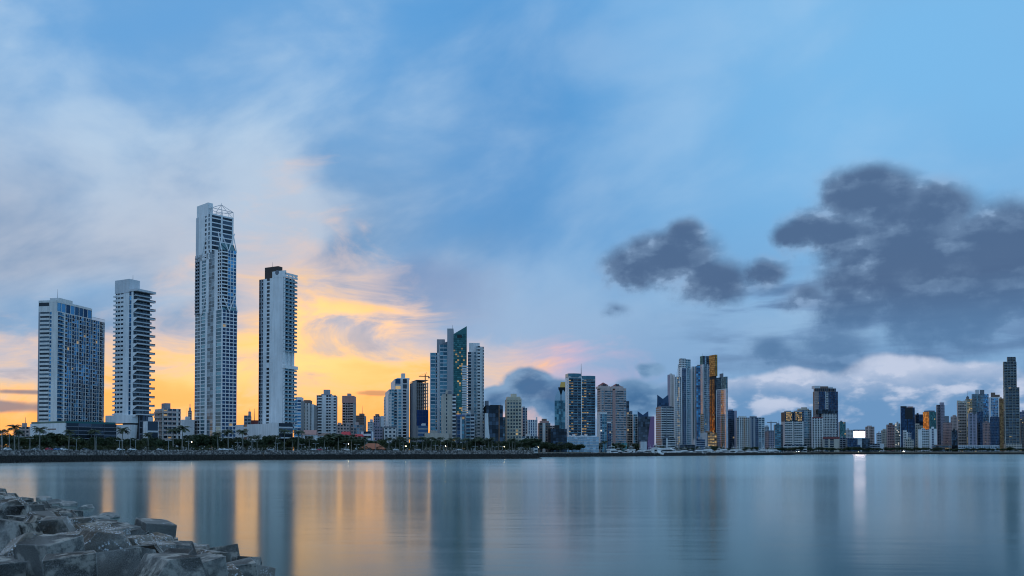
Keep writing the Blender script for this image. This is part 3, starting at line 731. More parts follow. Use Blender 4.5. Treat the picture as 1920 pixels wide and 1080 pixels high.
def building_shell():
    b = Bld('unfinished_building', 'unfinished concrete frame tower with open floors and blue safety netting', 768, 780, 803, 880, 18)
    h = b.z(715); hn = b.z(764); fh = 3.3; n = round((h + 1) / fh)
    sl = MB(); sl.box(0.3, b.a, .1, b.b, 0, .4); sme = sl.mesh('floor_slab', 'concrete')
    for i in range(n + 1):
        link('floor_slab', sme, b.root, loc=(0, 0, -1 + i * fh))
    for i in range(7):
        for j in range(4):
            x = .9 + (b.a - 1.6) * i / 6; y = .7 + (b.b - 1.6) * j / 3
            m = b.mb('columns', 'concrete', 'stuff'); m.box(x - .4, x + .4, y - .4, y + .4, -1, h - 1)
    b.block('core_wall', 'concrete', b.a * .3, b.a * .7, b.b * .45, b.b * .8, -1, h + 1)
    b.block('concrete_wall', 'concrete', 0, 1.2, b.b * .03, b.b * .55, -1, h + .6); b.block('concrete_wall', 'slate', .05, 1.0, b.b * .58, b.b, -1, h)
    nt = MB(); F = Face('R', 0, b.a, 0, b.b)
    for i in range(int((hn + 1) / fh)):
        for j in range(4): F.pane(nt, .4 + (b.a - .5) * j / 4 + .1, .4 + (b.a - .5) * (j + 1) / 4, -.9 + i * fh, -1.0 + (i + 1) * fh, .35 + .1 * random.random(), random.random())
    wall_mat('netting', (.02, .06, .20), 0.9)
    nt.build('safety_netting', 'netting', b.root, 'stuff')
    b.done()
    c = thing('tower_crane', 'small tower crane standing on the unfinished concrete frame', 'crane', (wx(797, 895), 895, wz(716, 895)), .2)
    m = MB(); m.box(-.5, .5, -.5, .5, -1, 7.5); m.build('mast', 'copper', c); m = MB(); m.box(-6.5, 4.0, -.35, .35, 5.2, 6.0); m.build('jib', 'copper', c)
    m = MB(); m.tube((0, 0, 7), (1.5, 0, 9.5), .25, .2, 4); m.tube((1.5, 0, 9.5), (-5.5, 0, 6), .09, .09, 4); m.build('tie_bar', 'copper', c); m = MB(); m.box(3.0, 4.6, -.6, .6, 3.6, 5.2); m.build('counterweight', 'slate', c)
building_shell()
def glass_sail():
    b = Bld('office_tower', 'tall teal glass tower with a grey pier and slanted green glass sail', 804, 806, 876, 830, None, 40)
    s = b.sR; fh = 3.5
    w = dict(band=.75, pier=.12, bw=4, glass='g_teal', indiv=True)
    b.vol(0, s(823), 1.5, 30, -1, b.z(661), st(W(.6, **w), B(.2, proj=.4, rail='g_teal', glass='g_dark'), S(.2), wall='pale', fh=fh), st(W(1, band=.7, pier=.12, glass='g_teal'), wall='pale', fh=fh), 'slate')
    b.vol(s(823) + .3, s(838), 0, 32, -1, b.z(646), st(W(1, **w), wall='pale', fh=fh), st(S(1), wall='pale'), 'slate')
    m = MB(); z0, z1 = b.z(646), b.z(640); x0, x1 = s(824), s(838); m.hexa([(x0, .5, z0 - .3), (x1, .5, z0 - .3), (x1, 20, z0 - .3), (x0, 20, z0 - .3), (x0, .5, z0), (x1, .5, z1), (x1, 20, z1), (x0, 20, z0)]); m.build('slanted_roof', 'slate', b.root)
    b.block('roof_block', 'grey', s(818), s(833), 12, 28, b.z(661) - 1, b.z(633))
    b.block('core_pier', 'grey', s(838) + .1, s(850), -1.2, 22, -1, b.z(616)); b.antenna(s(848), 4, b.z(617), b.z(608), .2)
    # sail
    x0, x1 = s(850), s(875); zt0, zt1 = b.z(626), b.z(611); y0 = -.6
    rows = 62; cols = 7
    g = MB(); l = MB(); r = MB()
    for i in range(rows):
        for j in range(cols):
            xa = x0 + (x1 - x0) * j / cols; xb = x0 + (x1 - x0) * (j + 1) / cols - .14
            za = -1 + (zt0 + 1) * i / rows; zc = -1 + (zt0 + 1) * (i + 1) / rows - .4
            tgt = l if (random.random() < (.22 if 2 <= j <= 4 else .06) and i < rows * .88) else g
            tgt.quad((xa, y0, za), (xb, y0, za), (xb, y0, zc), (xa, y0, zc), random.random() ** 1.5)
    for j in range(cols):
        xa = x0 + (x1 - x0) * j / cols; xb = x0 + (x1 - x0) * (j + 1) / cols - .14
        f = lambda x: zt0 + (zt1 - zt0) * (x - x0) / (x1 - x0)
        g.quad((xa, y0, zt0), (xb, y0, zt0), (xb, y0, f(xb)), (xa, y0, f(xa)), .5)
    g.build('glass_panels', 'g_green', b.root, 'stuff'); l.build('lit_windows', 'lit_gold', b.root, 'stuff')
    m = MB(); m.hexa([(x0 + .1, y0 + .5, -1), (x1, y0 + .5, -1), (x1, 26, -1), (x0 + .1, 26, -1), (x0 + .1, y0 + .5, zt0 - .3), (x1, y0 + .5, zt1 - .3), (x1, 26, zt1 - 2), (x0 + .1, 26, zt0 - 2)]); m.build('wall', 'g_green', b.root)
    bm = MB(); bm.box(s(866), s(877.5), -2.1, -.7, 0, .45); bme = bm.mesh('balcony', 'white'); rm = MB(); rm.box(s(866), s(877.5), -2.1, -2.0, .45, 1.5, .5); rme = rm.mesh('railing', 'pale')
    for i in range(36):
        o = link('balcony', bme, b.root, loc=(0, 0, 2 + i * (b.z(684) - 2) / 36)); link('railing', rme, o)
    b.block('opening', 'black', s(857), s(866), y0 - .1, y0 + .1, b.z(633), b.z(628))
    b.done()
glass_sail()
def white_pair():
    b = Bld('apartment_tower', 'white slab tower with ridged balconies right of the green glass sail', 875, 877, 907, 880, None, 28)
    s = b.sR
    b.vol(0, s(892), 0, 26, -1, b.z(660), st(B(.45, proj=1.0, rail='white', railh=.5, glass='g_dark'), S(.35), W(.2, band=1.0, pier=.2, bw=3, glass='g_teal'), wall='pale', fh=3.2), None, 'pale')
    b.vol(s(892) + .1, s(900.5), -.8, 27, -1, b.z(649), st(W(.3, band=1.0, pier=.3, bw=3, glass='g_teal'), B(.7, proj=.7, rail='white', railh=1.4, glass='g_window'), wall='white', fh=3.2), st(S(1), wall='white'), 'white')
    b.vol(s(900.5), s(907), -.3, 27, -1, b.z(650), st(S(.7), B(.3, proj=.9, rail='white', railh=.8, glass='g_dark', pier=.1), wall='white', fh=3.2), None, 'white')
    b.block('roof_block', 'white', s(879), s(899), 4, 20, b.z(662), b.z(642)); b.done()
white_pair()
T('apartment_tower', 'dark balconied block at the foot of the white ridged slab tower', 870, 873, 890, 777, 800, 8, st(B(.5, proj=.9, rail='g_teal', glass='g_dark'), B(.5, proj=.9, rail='pale', glass='g_dark'), wall='pale', fh=3.2), st(B(1, proj=.7, rail='pale', glass='g_dark'), wall='pale', fh=3.2))
T('apartment_tower', 'beige tower with a blank wall and window column before the teal glass tower', 827, 829, 855, 739, 770, 6, st(S(.25), W(.13, band=1.2, pier=.5, bw=4, winobj=True), S(.34), B(.28, proj=1.1, rail='white', railh=1.0, glass='g_dark', indiv=True), wall='beige', fh=3.3), st(S(1), wall='beige'), caps=[(.3, .72, .3, .7, 730, 'beige'), (.45, .7, .2, .3, 732, 'slate')])
T('office_building', 'dark glass block with a pale vertical strip beside the beige tower', 853, 856, 871, 780, 765, 10, st(W(.45, band=.5, pier=.1, bw=4, glass='g_navy'), S(.22, wall='pale'), W(.33, band=.6, pier=.2, bw=3, glass='g_teal', lit=.12), wall='slate', fh=3.4), st(W(1, band=.5, pier=.1, glass='g_navy'), wall='slate', fh=3.4), caps=[(-.03, 1.03, -.05, .6, 777, 'bluepaint')])
T('podium', 'long low beige podium below the beige tower and teal glass tower', 794, 798, 842, 812, 765, 8, st(S(1), wall='beige'), st(S(1), wall='beige'))
T('office_building', 'small grey-blue office with a white roof hut under the netting', 780, 783, 802, 798, 790, 8, st(W(1, band=1.3, pier=.1, bw=8, glass='g_navy'), wall='grey', fh=3.4), st(S(1), wall='slate'), caps=[(.5, .85, .3, .7, 793, 'white')])
def black_curve():
    b = Bld('office_tower', 'black glass tower with a white curved fin at its base', 907, 911, 943, 830, 6, 24)
    h = b.z(760)
    b.vol(0, b.a, 0, b.b, -1, h, st(W(.75, band=.18, pier=.12, bw=3, glass='g_dark'), S(.05, wall='copper'), W(.2, band=.18, pier=.12, bw=3, glass='g_dark'), wall='black', fh=3.6), st(W(1, band=.2, pier=.1, glass='g_dark'), wall='black', fh=3.6), 'black')  # copper strip: an orange reflection put in as wall colour
    m = MB(); pts = []
    x0 = b.sR(908.5)
    for k in range(11):
        t = k / 10; pts.append((x0 + 3.2 + (b.sR(922) - x0 - 3.2) * t * t, b.z(775) * (1 - t)))
    for k in range(10):
        (xa, za), (xb, zc) = pts[k], pts[k + 1]
        m.hexa([(x0, -3, zc), (xb, -3, zc), (xb, -.6, zc), (x0, -.6, zc), (x0, -3, za), (xa, -3, za), (xa, -.6, za), (x0, -.6, za)])
    m.build('curved_fin', 'white', b.root)
    b.block('roof_block', 'slate', b.a * .02, b.a * .22, 12, 20, h - .3, b.z(750)); b.block('roof_block', 'black', b.a * .3, b.a * .95, 6, 20, h - .3, b.z(758.5)); b.antenna(b.a * .9, 4, h, b.z(755), .15)
    b.done()
black_curve()
T('apartment_tower', 'narrow grey glass slab wedged right of the black glass tower', 941, 942, 948, 782, 880, 3, st(W(1, band=.6, pier=.3, bw=2.5, glass='g_grey'), wall='grey', fh=3.4), None)
T('apartment_tower', 'cream classical tower with many small windows and a crowned roof', 947, 950, 978, 748, 860, 5, st(W(.22, band=1.5, pier=1.3, bw=2.6, lit=.04), W(.56, band=1.3, pier=.9, bw=2.4, lit=.06), W(.22, band=1.5, pier=1.3, bw=2.6, lit=.04), wall='cream', fh=3.3, top=1.5), st(W(1, band=1.5, pier=1.3, bw=2.6), wall='cream', fh=3.3), caps=[(.06, .94, .1, .9, 743.5, 'cream'), (.35, .7, .3, .7, 737.5, 'cream')])
T('apartment_tower', 'slim slate tower right of the cream classical tower', 978, 980, 988.5, 765, 1100, 5, st(W(.5, band=.9, pier=.4, bw=3, glass='g_navy'), S(.2), W(.3, band=1.0, pier=.3, bw=3), wall='grey', fh=3.3), None, caps=[(.05, .55, .2, .8, 762, 'grey')])
T('apartment_block', 'white block with dark vertical stripes and a tall end fin', 988, 989, 1008, 787, 1050, 3, st(*([S(.12), W(.10, band=.5, pier=0, bw=3, glass='g_navy')] * 4), S(.1, out=.4), wall='white', fh=3.3), None, caps=[(.86, .98, .1, .5, 782, 'white')])
T('apartment_block', 'brown and white block with a stepped gabled top', 1009, 1011, 1032, 793, 1000, 5, st(W(.3, band=1.0, pier=.8, bw=3), S(.25, wall='offwhite'), W(.45, band=1.2, pier=.8, bw=3), wall='brown', fh=3.3), st(W(1, band=1.2, pier=.8), wall='brown', fh=3.3), caps=[(.12, .88, .1, .9, 789, 'rose'), (.3, .7, .2, .8, 785, 'brown')])
T('apartment_block', 'low white block among the trees left of the brown gabled block', 975, 978, 1009, 818, 900, 5, st(W(1, band=1.5, pier=1.0, bw=4), wall='offwhite', fh=3.5), None)
T('apartment_block', 'small rose block squeezed behind the brown gabled block', 1030, 1031, 1040, 798, 1150, 3, st(W(1, band=1.5, pier=1.0, bw=3), wall='pink', fh=3.5), None)
T('office_building', 'black box building in front of the pointed blue glass tower', 1028, 1032, 1063, 804, 900, 4, st(W(1, band=.3, pier=.15, bw=3, glass='g_dark'), wall='black', fh=3.6), st(W(1, band=.3, pier=.15, bw=3, glass='g_dark'), wall='black', fh=3.6))
def pointed_glass():
    b = Bld('office_tower', 'pointed blue glass tower with curved shoulders and an orange top', 1039, 1040, 1064, 1050, None, 26)
    a = b.a; zs = b.z(751)
    b.vol(0, a, 0, 26, -1, zs, st(W(.48, band=.12, pier=.1, bw=3, glass='g_teal'), S(.04, wall='black'), W(.48, band=.12, pier=.1, bw=3, glass='g_teal'), wall='slate', fh=3.6), None, 'slate')
    g = MB()                                     # two shoulders: quarter-lens shapes
    for (x0, x1, sg) in ((0, a * .47, 1), (a * .53, a, -1)):
        N = 8; zt = b.z(731) - zs
        prev = None
        for k in range(N + 1):
            t = k / N; z = zs + zt * t
            cut = (x1 - x0) * .95 * (t ** 2.0) * .75
            if sg > 0: xa, xb = x0 + cut, x1 - (x1 - x0) * .25 * max(0, t - .5) * 2
            else: xa, xb = x0 + (x1 - x0) * .25 * max(0, t - .5) * 2, x1 - cut
            if prev: g.hexa([(prev[0], .3, prev[2]), (prev[1], .3, prev[2]), (prev[1], 25, prev[2]), (prev[0], 25, prev[2]), (xa, .3, z), (xb, .3, z), (xb, 25, z), (xa, 25, z)], .3 + .2 * t)
            prev = (xa, xb, z)
    g.build('shoulder', 'g_pale', b.root)
    m = MB(); zt = b.z(726)
    m.hexa([(a * .42, 3, zs), (a * .58, 3, zs), (a * .58, 22, zs), (a * .42, 22, zs), (a * .28, 1, zt), (a * .9, 1, zt), (a * .9, 24, zt), (a * .28, 24, zt)], .2); m.build('dark_core', 'g_dark', b.root)
    m = MB(); m.hexa([(a * .40, 4, zt), (a * .9, 4, zt), (a * .9, 22, zt), (a * .40, 22, zt), (a * .48, 4, b.z(716)), (a * .9, 4, b.z(716)), (a * .9, 22, b.z(716)), (a * .48, 22, b.z(716))], .8); m.build('gold_top', 'g_gold', b.root)
    b.done()
pointed_glass()
def twin_glass():
    b = Bld('apartment_tower', 'twin dark glass towers with a white side wall and lit balconies', 1060, 1066.5, 1117, 960, 12, 24)
    s = b.sR; fh = 3.25
    bal = dict(proj=1.1, rail='g_teal', railh=.9, glass='g_dark', litmat='lit_gold', pier=.25, fins=False, bandmat='slate', slab=.3)
    side = st(S(.55), W(.15, band=1.6, pier=1, bw=3), S(.3), wall='white', fh=fh)
    zb = b.z(817)
    b.vol(0, s(1091), 0, b.b, zb, b.z(706), st(B(.4, lit=.42, **bal), B(.3, lit=.10, **bal), S(.02), B(.26, lit=.06, **bal), S(.06, wall='white', out=.8), wall='pale', fh=fh, top=1.5), side, 'slate')
    b.vol(s(1091) + .1, b.a, .8, b.b, zb, b.z(710), st(B(.36, lit=.45, **bal), B(.3, lit=.08, **bal), B(.3, lit=.05, **bal), S(.03, wall='pale'), wall='pale', fh=fh, top=1.5), None, 'slate')
    def crown(xa, xb, z0, z1):
        m = MB(); pts = []
        for k in range(9):
            t = k / 8; pts.append((xa + (xb - xa) * t, 1.0 - 2.2 * math.sin(math.pi * t)))
        m.prism(pts + [(xb, 14), (xa, 14)], z0, z1, .3); m.build('roof_crown', 'g_teal', b.root)
    crown(s(1066), s(1090), b.z(706) - .2, b.z(700)); crown(s(1092.5), s(1117), b.z(710) - .2, b.z(704))
    m = MB(); x = s(1093.5)
    for k in range(8): m.tube((x, 8, b.z(706) + k * 2.1), (x, 8, b.z(706) + (k + 1) * 2.1), .7 - k * .06, .64 - k * .06, 4)
    m.build('antenna', 'pink', b.root)
    b.done()
    p = Bld('podium', 'long pale blue glazed podium below the twin dark glass towers', 1051, 1054, 1123, 930, 4, 40)
    h = p.z(819)
    p.vol(0, p.a, 0, p.b, -1, h, st(*([W(1, band=.9, pier=.15, bw=4, glass='g_pale', indiv=True, lit=.01, litmat='lit_white')] * 4), wall='pale', fh=3.2, top=.6), st(W(1, band=.9, pier=.15, glass='g_pale'), wall='pale', fh=3.2), 'pale')
    for k in range(7): p.block('roof_hut', 'white', p.a * (.08 + .11 * k), p.a * (.08 + .11 * k) + 3, 3, 8, h, h + 1 + (k * 7 % 3))
    p.done()
twin_glass()
def pink_twins():
    b = Bld('apartment_tower', 'pair of pink towers under red pyramid roofs with a rose dividing strip', 1120, 1126, 1174.5, 1080, 10, 24)
    s = b.sR; fh = 3.25; zt = b.z(728)
    wn = dict(band=1.2, pier=.6, bw=2.8, glass='g_grey', lit=.02); bl = dict(proj=.8, rail='pink', railh=.9, glass='g_grey', pier=.3, fins=False)
    b.vol(0, s(1149), 0, b.b, -1, zt, st(S(.08), W(.2, **wn), S(.05), B(.5, **bl), W(.17, **wn), wall='pink', fh=fh, top=2), st(W(1, **wn), wall='pink', fh=fh), 'pink')
    b.vol(s(1149) + .1, s(1154), -.6, b.b, -1, b.z(731), st(S(1), wall='rose'), st(S(1), wall='rose'), 'rose')
    b.vol(s(1154) + .1, b.a, 0, b.b, -1, zt, st(W(.15, **wn), B(.6, **bl), W(.25, **wn), wall='pink', fh=fh, top=2), None, 'pink')
    for (xa, xb, apex) in ((1126, 1142, 716), (1150.5, 1167, 718)):
        x0, x1 = s(xa), s(xb); cx = (x0 + x1) / 2; y0, y1 = 2, 2 + (x1 - x0)
        b.block('roof_storey', 'pink', x0 - 2, x1 + 2, y0 - 1, y1 + 2, zt - .2, zt + 3)
        b.block('roof_storey', 'pink', x0 + .8, x1 - .8, y0, y1, zt + 2.9, b.z(apex + 6))
        m = MB(); z0 = b.z(apex + 6); z1 = b.z(apex)
        e = [(x0, y0 - .8, z0), (x1, y0 - .8, z0), (x1, y1 + .8, z0), (x0, y1 + .8, z0)]; ap = (cx, (y0 + y1) / 2, z1)
        for i in range(4): m.tri(e[i], e[(i + 1) % 4], ap)
        m.quad(e[3], e[2], e[1], e[0]); m.build('roof', 'maroon', b.root)
        wq = MB(); wq.quad((cx - 2.2, y0 - .05, zt + 3.4), (cx + 2.2, y0 - .05, zt + 3.4), (cx + 2.2, y0 - .05, zt + 6), (cx - 2.2, y0 - .05, zt + 6), .3); wq.build('window', 'g_window', b.root)
    b.done()
    T('podium', 'pink two-storey podium with a green glass front under the pink twin towers', 1143, 1146, 1176, 830, 1040, 5, st(S(.25), W(.75, band=.8, pier=.2, bw=4, glass='g_green'), wall='pink', fh=4), st(S(1), wall='pink'))
pink_twins()
T('apartment_tower', 'slim white and dark glass tower in front of the pink twins', 1119, 1125, 1138, 776, 1000, 12, st(W(.3, band=.9, pier=.3, bw=2.4, glass='g_navy', lit=.1, litmat='lit_white'), W(.7, band=.3, pier=.25, bw=3, glass='g_teal'), wall='pale', fh=3.3), st(S(1), wall='white'), caps=[(-.02, 1.02, .0, .9, 773, 'white')])
T('apartment_tower', 'lower dark glass wing with white cap beside the slim white tower', 1138, 1139, 1146, 793, 1005, 8, st(W(1, band=.9, pier=.4, bw=2.4, glass='g_navy', lit=.12, litmat='lit_white'), wall='slate', fh=3.3), None, caps=[(-.05, 1.05, .0, .9, 791, 'white')])
T('office_tower', 'black slab peeping out right of the pink twin towers', 1173, 1174, 1180, 752, 1300, 3, st(W(1, band=.2, pier=.1, glass='g_dark'), wall='black', fh=3.5), None)
T('apartment_tower', 'beige and dark glass tower right of the pink twins', 1175, 1176, 1186, 773, 1150, 4, st(W(.35, band=1.0, pier=.5, bw=3, lit=.08), W(.65, band=.8, pier=.2, bw=3, glass='g_dark'), wall='beige', fh=3.3), None, caps=[(.5, 1, .1, .8, 770.5, 'slate')])
T('apartment_tower', 'teal glass tower with thin white floor bands and white corner posts', 1186, 1187, 1196.5, 777, 1120, 4, st(S(.1), W(.8, band=.8, pier=.1, bw=3, glass='g_teal', bandmat='pale'), S(.1), wall='white', fh=3.3), None)
def butterfly(label, xl, xr, peak, notch, base_w, D, mag=None):
    b = Bld('office_tower', label, xl, xl + .5, xr, D, None, 22)
    a = b.a; zn, zp = b.z(notch), b.z(peak); zb = zn - 6
    b.vol(-base_w * .0, a, 0, 22, -1, zb, st(W(1, band=.2, pier=.12, bw=3.2, glass='g_navy'), wall='black', fh=3.6), None, 'black')
    m = MB()
    m.hexa([(0, .2, zb - .3), (a / 2, .2, zb - .3), (a / 2, 21, zb - .3), (0, 21, zb - .3), (0.2, .2, zp), (a / 2, .2, zn), (a / 2, 21, zn), (.2, 21, zp - 3)], .3)
    m.hexa([(a / 2 + .02, .2, zb - .3), (a, .2, zb - .3), (a, 21, zb - .3), (a / 2 + .02, 21, zb - .3), (a / 2 + .02, .2, zn), (a - .2, .2, zp), (a - .2, 21, zp - 3), (a / 2 + .02, 21, zn)], .5)
    m.build('butterfly_roof', 'g_navy', b.root)
    if base_w:
        m = MB(); m.hexa([(-base_w, 1, -1), (0, 1, -1), (0, 20, -1), (-base_w, 20, -1), (-.05, 1, zb), (0, 1, zb), (0, 20, zb), (-.05, 20, zb)], .2); m.build('flared_side', 'g_navy', b.root)
    b.done(); return b
butterfly('small dark glass tower with a notched butterfly roof', 1195, 1216, 771, 778, 0, 1150)
b = Bld('office_building', 'dark glass block with a slanted magenta reflecting face', 1196, 1197, 1227, 1110, None, 18)
b.vol(0, b.a, 0, 18, -1, b.z(781), st(W(1, band=.15, pier=.1, bw=3, glass='g_dark'), wall='black', fh=3.6), None, 'black')
m = MB(); z1 = b.z(781); a = b.a
m.hexa([(a * .50, -4, -1), (a, -4, -1), (a, -.1, -1), (a * .50, -.1, -1), (a * .78, -1.6, z1), (a, -1.6, z1), (a, -.1, z1), (a * .78, -.1, z1)], .5); m.build('slanted_face', 'g_magenta', b.root); b.done()
T('kiosk', 'small pale box by the marina trees below the magenta glass face', 1199, 1201, 1213, 828, 1060, 5, st(S(1), wall='pale'), st(S(1), wall='grey'), depth=8)
butterfly('tall dark glass tower with a sharp notched roof behind the striped block', 1232, 1254, 740, 748, 3.0, 1380)
T('apartment_tower', 'slate block with white horizontal bands in front of the notched dark tower', 1230, 1240, 1264, 763, 1280, 14, st(W(.4, band=1.1, pier=.1, bw=4, glass='g_dark', bandmat='offwhite'), S(.06, wall='slate'), W(.54, band=1.1, pier=.1, bw=4, glass='g_dark', bandmat='offwhite'), wall='pale', fh=3.3), st(W(1, band=1.0, pier=.1, bw=3, glass='g_dark'), wall='pale', fh=3.3), caps=[(.1, .9, .1, .9, 761, 'slate')])
T('apartment_tower', 'plain lilac-white tower with small windows at the left of the tall cluster', 1252, 1257, 1266, 702, 1500, 18, st(S(.3), W(.25, band=1.6, pier=.8, bw=2.5), S(.45), wall='offwhite', fh=3.3), st(S(1), wall='lilac'))
T('apartment_tower', 'white ribbed tower with a yellow-lit window column in the tall cluster', 1264, 1265, 1279, 707, 1430, 2, st(S(.12), W(.16, band=.6, pier=.2, bw=2.2, glass='g_dark'), S(.1), W(.3, band=.6, pier=.2, bw=2, glass='g_dark', lit=.32, litmat='lit_gold'), S(.08), W(.16, band=.6, pier=.2, glass='g_dark'), S(.08), wall='white', fh=3.3), None)
def grey_giant():
    b = Bld('apartment_tower', 'tallest grey-white tower of the middle cluster with stepped top', 1271, 1279, 1297, 1460, 25, 26)
    L = st(S(.35), W(.2, band=1.5, pier=.5, bw=3), S(.45), wall='white', fh=3.3)
    b.vol(0, b.a, 0, b.b, -1, b.z(690), st(W(.45, band=.3, pier=.2, bw=4, glass='g_navy'), S(.06), W(.4, band=.9, pier=.2, bw=3, glass='g_teal'), S(.09), wall='pale', fh=3.3), L, 'pale')
    b.vol(0.5, b.a, 2, b.b * .75, b.z(690), b.z(673), st(W(.5, band=1.2, pier=.8, bw=3), W(.5, band=.6, pier=.3, bw=3, glass='g_teal'), wall='white', fh=3.5), st(W(1, band=1.6, pier=1, bw=3), wall='white', fh=3.5), 'white')
    b.vol(0.5, b.a * .55, 3, b.b * .6, b.z(673), b.z(671), None, None, 'pale')
    b.vol(0.4, b.a * .6, b.b * .75, b.b * .97, b.z(690), b.z(682), None, None, 'pale')
    b.done()
grey_giant()
T('apartment_tower', 'pale tower with a rounded blank shaft between grey giant and blue slab', 1297, 1299, 1307, 687, 1480, 10, st(W(.35, band=.8, pier=.2, bw=2.5, glass='g_teal'), S(.25), W(.4, band=1.2, pier=.4, bw=2.5), wall='pale', fh=3.3), st(S(1), wall='pale'))
T('apartment_tower', 'blue glass slab tower left of the gold-edged tower', 1305, 1306, 1314, 686, 1450, 2, st(W(1, band=.5, pier=.2, bw=3, glass='g_blue'), wall='slate', fh=3.3), None, caps=[(.3, 1, .1, .6, 684, 'slate')])
def gold_edge():
    b = Bld('apartment_tower', 'grey-blue glass tower with a glowing golden left edge', 1312, 1319.5, 1331, 1440, 20, 26)
    b.vol(0, b.a, 0, b.b, -1, b.z(683), st(W(.7, band=.5, pier=.2, bw=3, glass='g_grey'), S(.08, wall='white'), W(.22, band=.5, pier=.2, glass='g_navy'), wall='pale', fh=3.3), st(W(.75, band=.6, pier=.15, bw=3, glass='g_pink'), S(.25, wall='offwhite'), wall='offwhite', fh=3.3), 'slate')
    b.vol(b.a * .05, b.a, 2, b.b * .9, b.z(683), b.z(667), st(W(.3, band=.4, pier=.2, bw=3, glass='g_dark'), W(.3, band=.4, pier=.2, bw=3, glass='g_pale'), W(.4, band=.4, pier=.2, glass='g_dark'), wall='slate', fh=3.6), st(W(1, band=.4, pier=.2, glass='g_green'), wall='slate', fh=3.6), 'slate')
    b.antenna(b.a * .1, 4, b.z(667), b.z(662), .2)
    b.done()
gold_edge()
def gold_tower():
    b = Bld('office_tower', 'gold glass tower with a bright copper block on top', 1329, 1341, 1345, 1470, 21, 24)
    zt = b.z(665); zm = b.z(705); zk = b.z(711)
    go = dict(band=.35, pier=.15, bw=2.6)
    b.vol(0, b.a, 0, b.b, -1, zk, st(W(1, glass='g_dark', **go), wall='black', fh=3.5), st(W(.42, glass='g_bronze', **go), S(.07, wall='black'), W(.42, glass='g_bronze', lit=.05, litmat='lit_gold', **go), S(.09, wall='black'), wall='black', fh=3.5), 'black')
    b.vol(.8, b.a - .3, .8, b.b - .8, zk, zm, None, None, 'black')
    b.vol(0, b.a, -1.5, b.b * .92, zm, zt, st(W(1, glass='g_gold', **go), wall='umber', fh=3.5), st(W(1, glass='g_gold', **go), wall='umber', fh=3.5), 'copper')
    b.vol(1, b.a, b.b * .93, b.b * 1.05, zm, b.z(672), None, st(W(1, glass='g_dark', **go), wall='black', fh=3.5), 'black')
    b.done()
gold_tower()
def rose_mirror():
    b = Bld('apartment_tower', 'mirror-clad tower with an orange-glowing lower centre strip and roof mast', 1344, 1362, 1365, 1370, 20, 22)
    z1 = b.z(706); z2 = b.z(729); sl = dict(band=.35, pier=.15, bw=3)
    b.vol(0, b.a, 0, b.b, z2, z1, st(W(1, glass='g_teal', **sl), wall='slate', fh=3.4), st(W(.56, glass='g_teal', **sl), S(.06, wall='slate'), W(.38, glass='g_teal', **sl), wall='slate', fh=3.4), 'slate')
    b.vol(-.6, b.a, -.8, b.b, -1, z2, st(S(.3), W(.7, glass='g_pink', **sl), wall='pale', fh=3.4, top=1.0), st(S(.05, wall='white'), W(.42, glass='g_pink', **sl), W(.28, band=.35, pier=.15, bw=2.4, glass='g_gold'), W(.20, glass='g_pink', **sl), S(.05, wall='white'), wall='pale', fh=3.4, top=1.0), 'pale')  # gold centre strip: orange reflection put into the glass colour
    b.block('roof_block', 'slate', b.a * .2, b.a * .8, b.b * .4, b.b * .7, z1 - .3, b.z(699)); b.antenna(b.a * .55, b.b * .4, b.z(701), b.z(692), .25); b.done()
rose_mirror()
T('apartment_block', 'narrow pinkish striped block at the foot of the gold-edged tower', 1313, 1314, 1320, 776, 1400, 2, st(W(1, band=1.4, pier=.4, bw=3, glass='g_bronze'), wall='pink', fh=3.3), None)
T('office_building', 'low block with orange-lit arches below the gold glass tower', 1313, 1326, 1345, 811, 1345, 24, st(S(.06, wall='slate'), W(.88, band=1.6, pier=.5, bw=4, glass='g_bronze', lit=.8, litmat='lit_gold'), S(.06), wall='copper', fh=4.6), st(S(1), wall='pale'))
T('office_building', 'low grey office before the blue slab by the marina', 1300, 1303, 1322, 824, 1330, 6, st(S(.15), W(.85, band=1.1, pier=.1, bw=6, glass='g_navy'), wall='grey', fh=3.6), st(S(1), wall='pale'))
T('marina_hall', 'dark low hall with a terrace roof behind the yachts', 1272, 1275, 1303, 834, 1330, 5, st(W(1, band=1.0, pier=.3, bw=6, glass='g_dark'), wall='slate', fh=4), None)
T('marina_hall', 'low white hall with blue-grey glass behind the yachts', 1237, 1239, 1266, 836, 1280, 5, st(W(1, band=1.2, pier=.3, bw=6, glass='g_grey'), wall='white', fh=3.6), None)
T('office_building', 'low slate office with white blocks at the foot of the banded slate tower', 1240, 1242, 1266, 822, 1240, 5, st(W(.3, band=1.0, pier=.2, bw=4, glass='g_dark'), S(.12, wall='white'), W(.58, band=1.2, pier=.1, bw=4, glass='g_dark', bandmat='offwhite'), wall='slate', fh=3.5), None)
T('office_tower', 'dark navy tower with a lilac side right of the mirror-clad tower', 1364, 1365, 1382, 770, 1480, 2, st(W(.72, band=.3, pier=.15, bw=3, glass='g_navy'), S(.28, wall='lilac'), wall='slate', fh=3.4), None, caps=[(.1, .6, .2, .8, 767.5, 'lilac')])
T('apartment_tower', 'off-white gridded tower with a reddish column of windows', 1380, 1381.5, 1405, 783, 1470, 2, st(W(.2, band=1.0, pier=.3, bw=3, glass='g_dark'), S(.04, wall='white'), W(.3, band=1.0, pier=.8, bw=3, glass='g_dark'), W(.16, band=1.0, pier=.5, bw=3, glass='g_bronze', wall='pink'), W(.3, band=1.0, pier=.8, bw=3, glass='g_dark'), wall='offwhite', fh=3.3), None, caps=[(.2, .8, .2, .8, 780)])
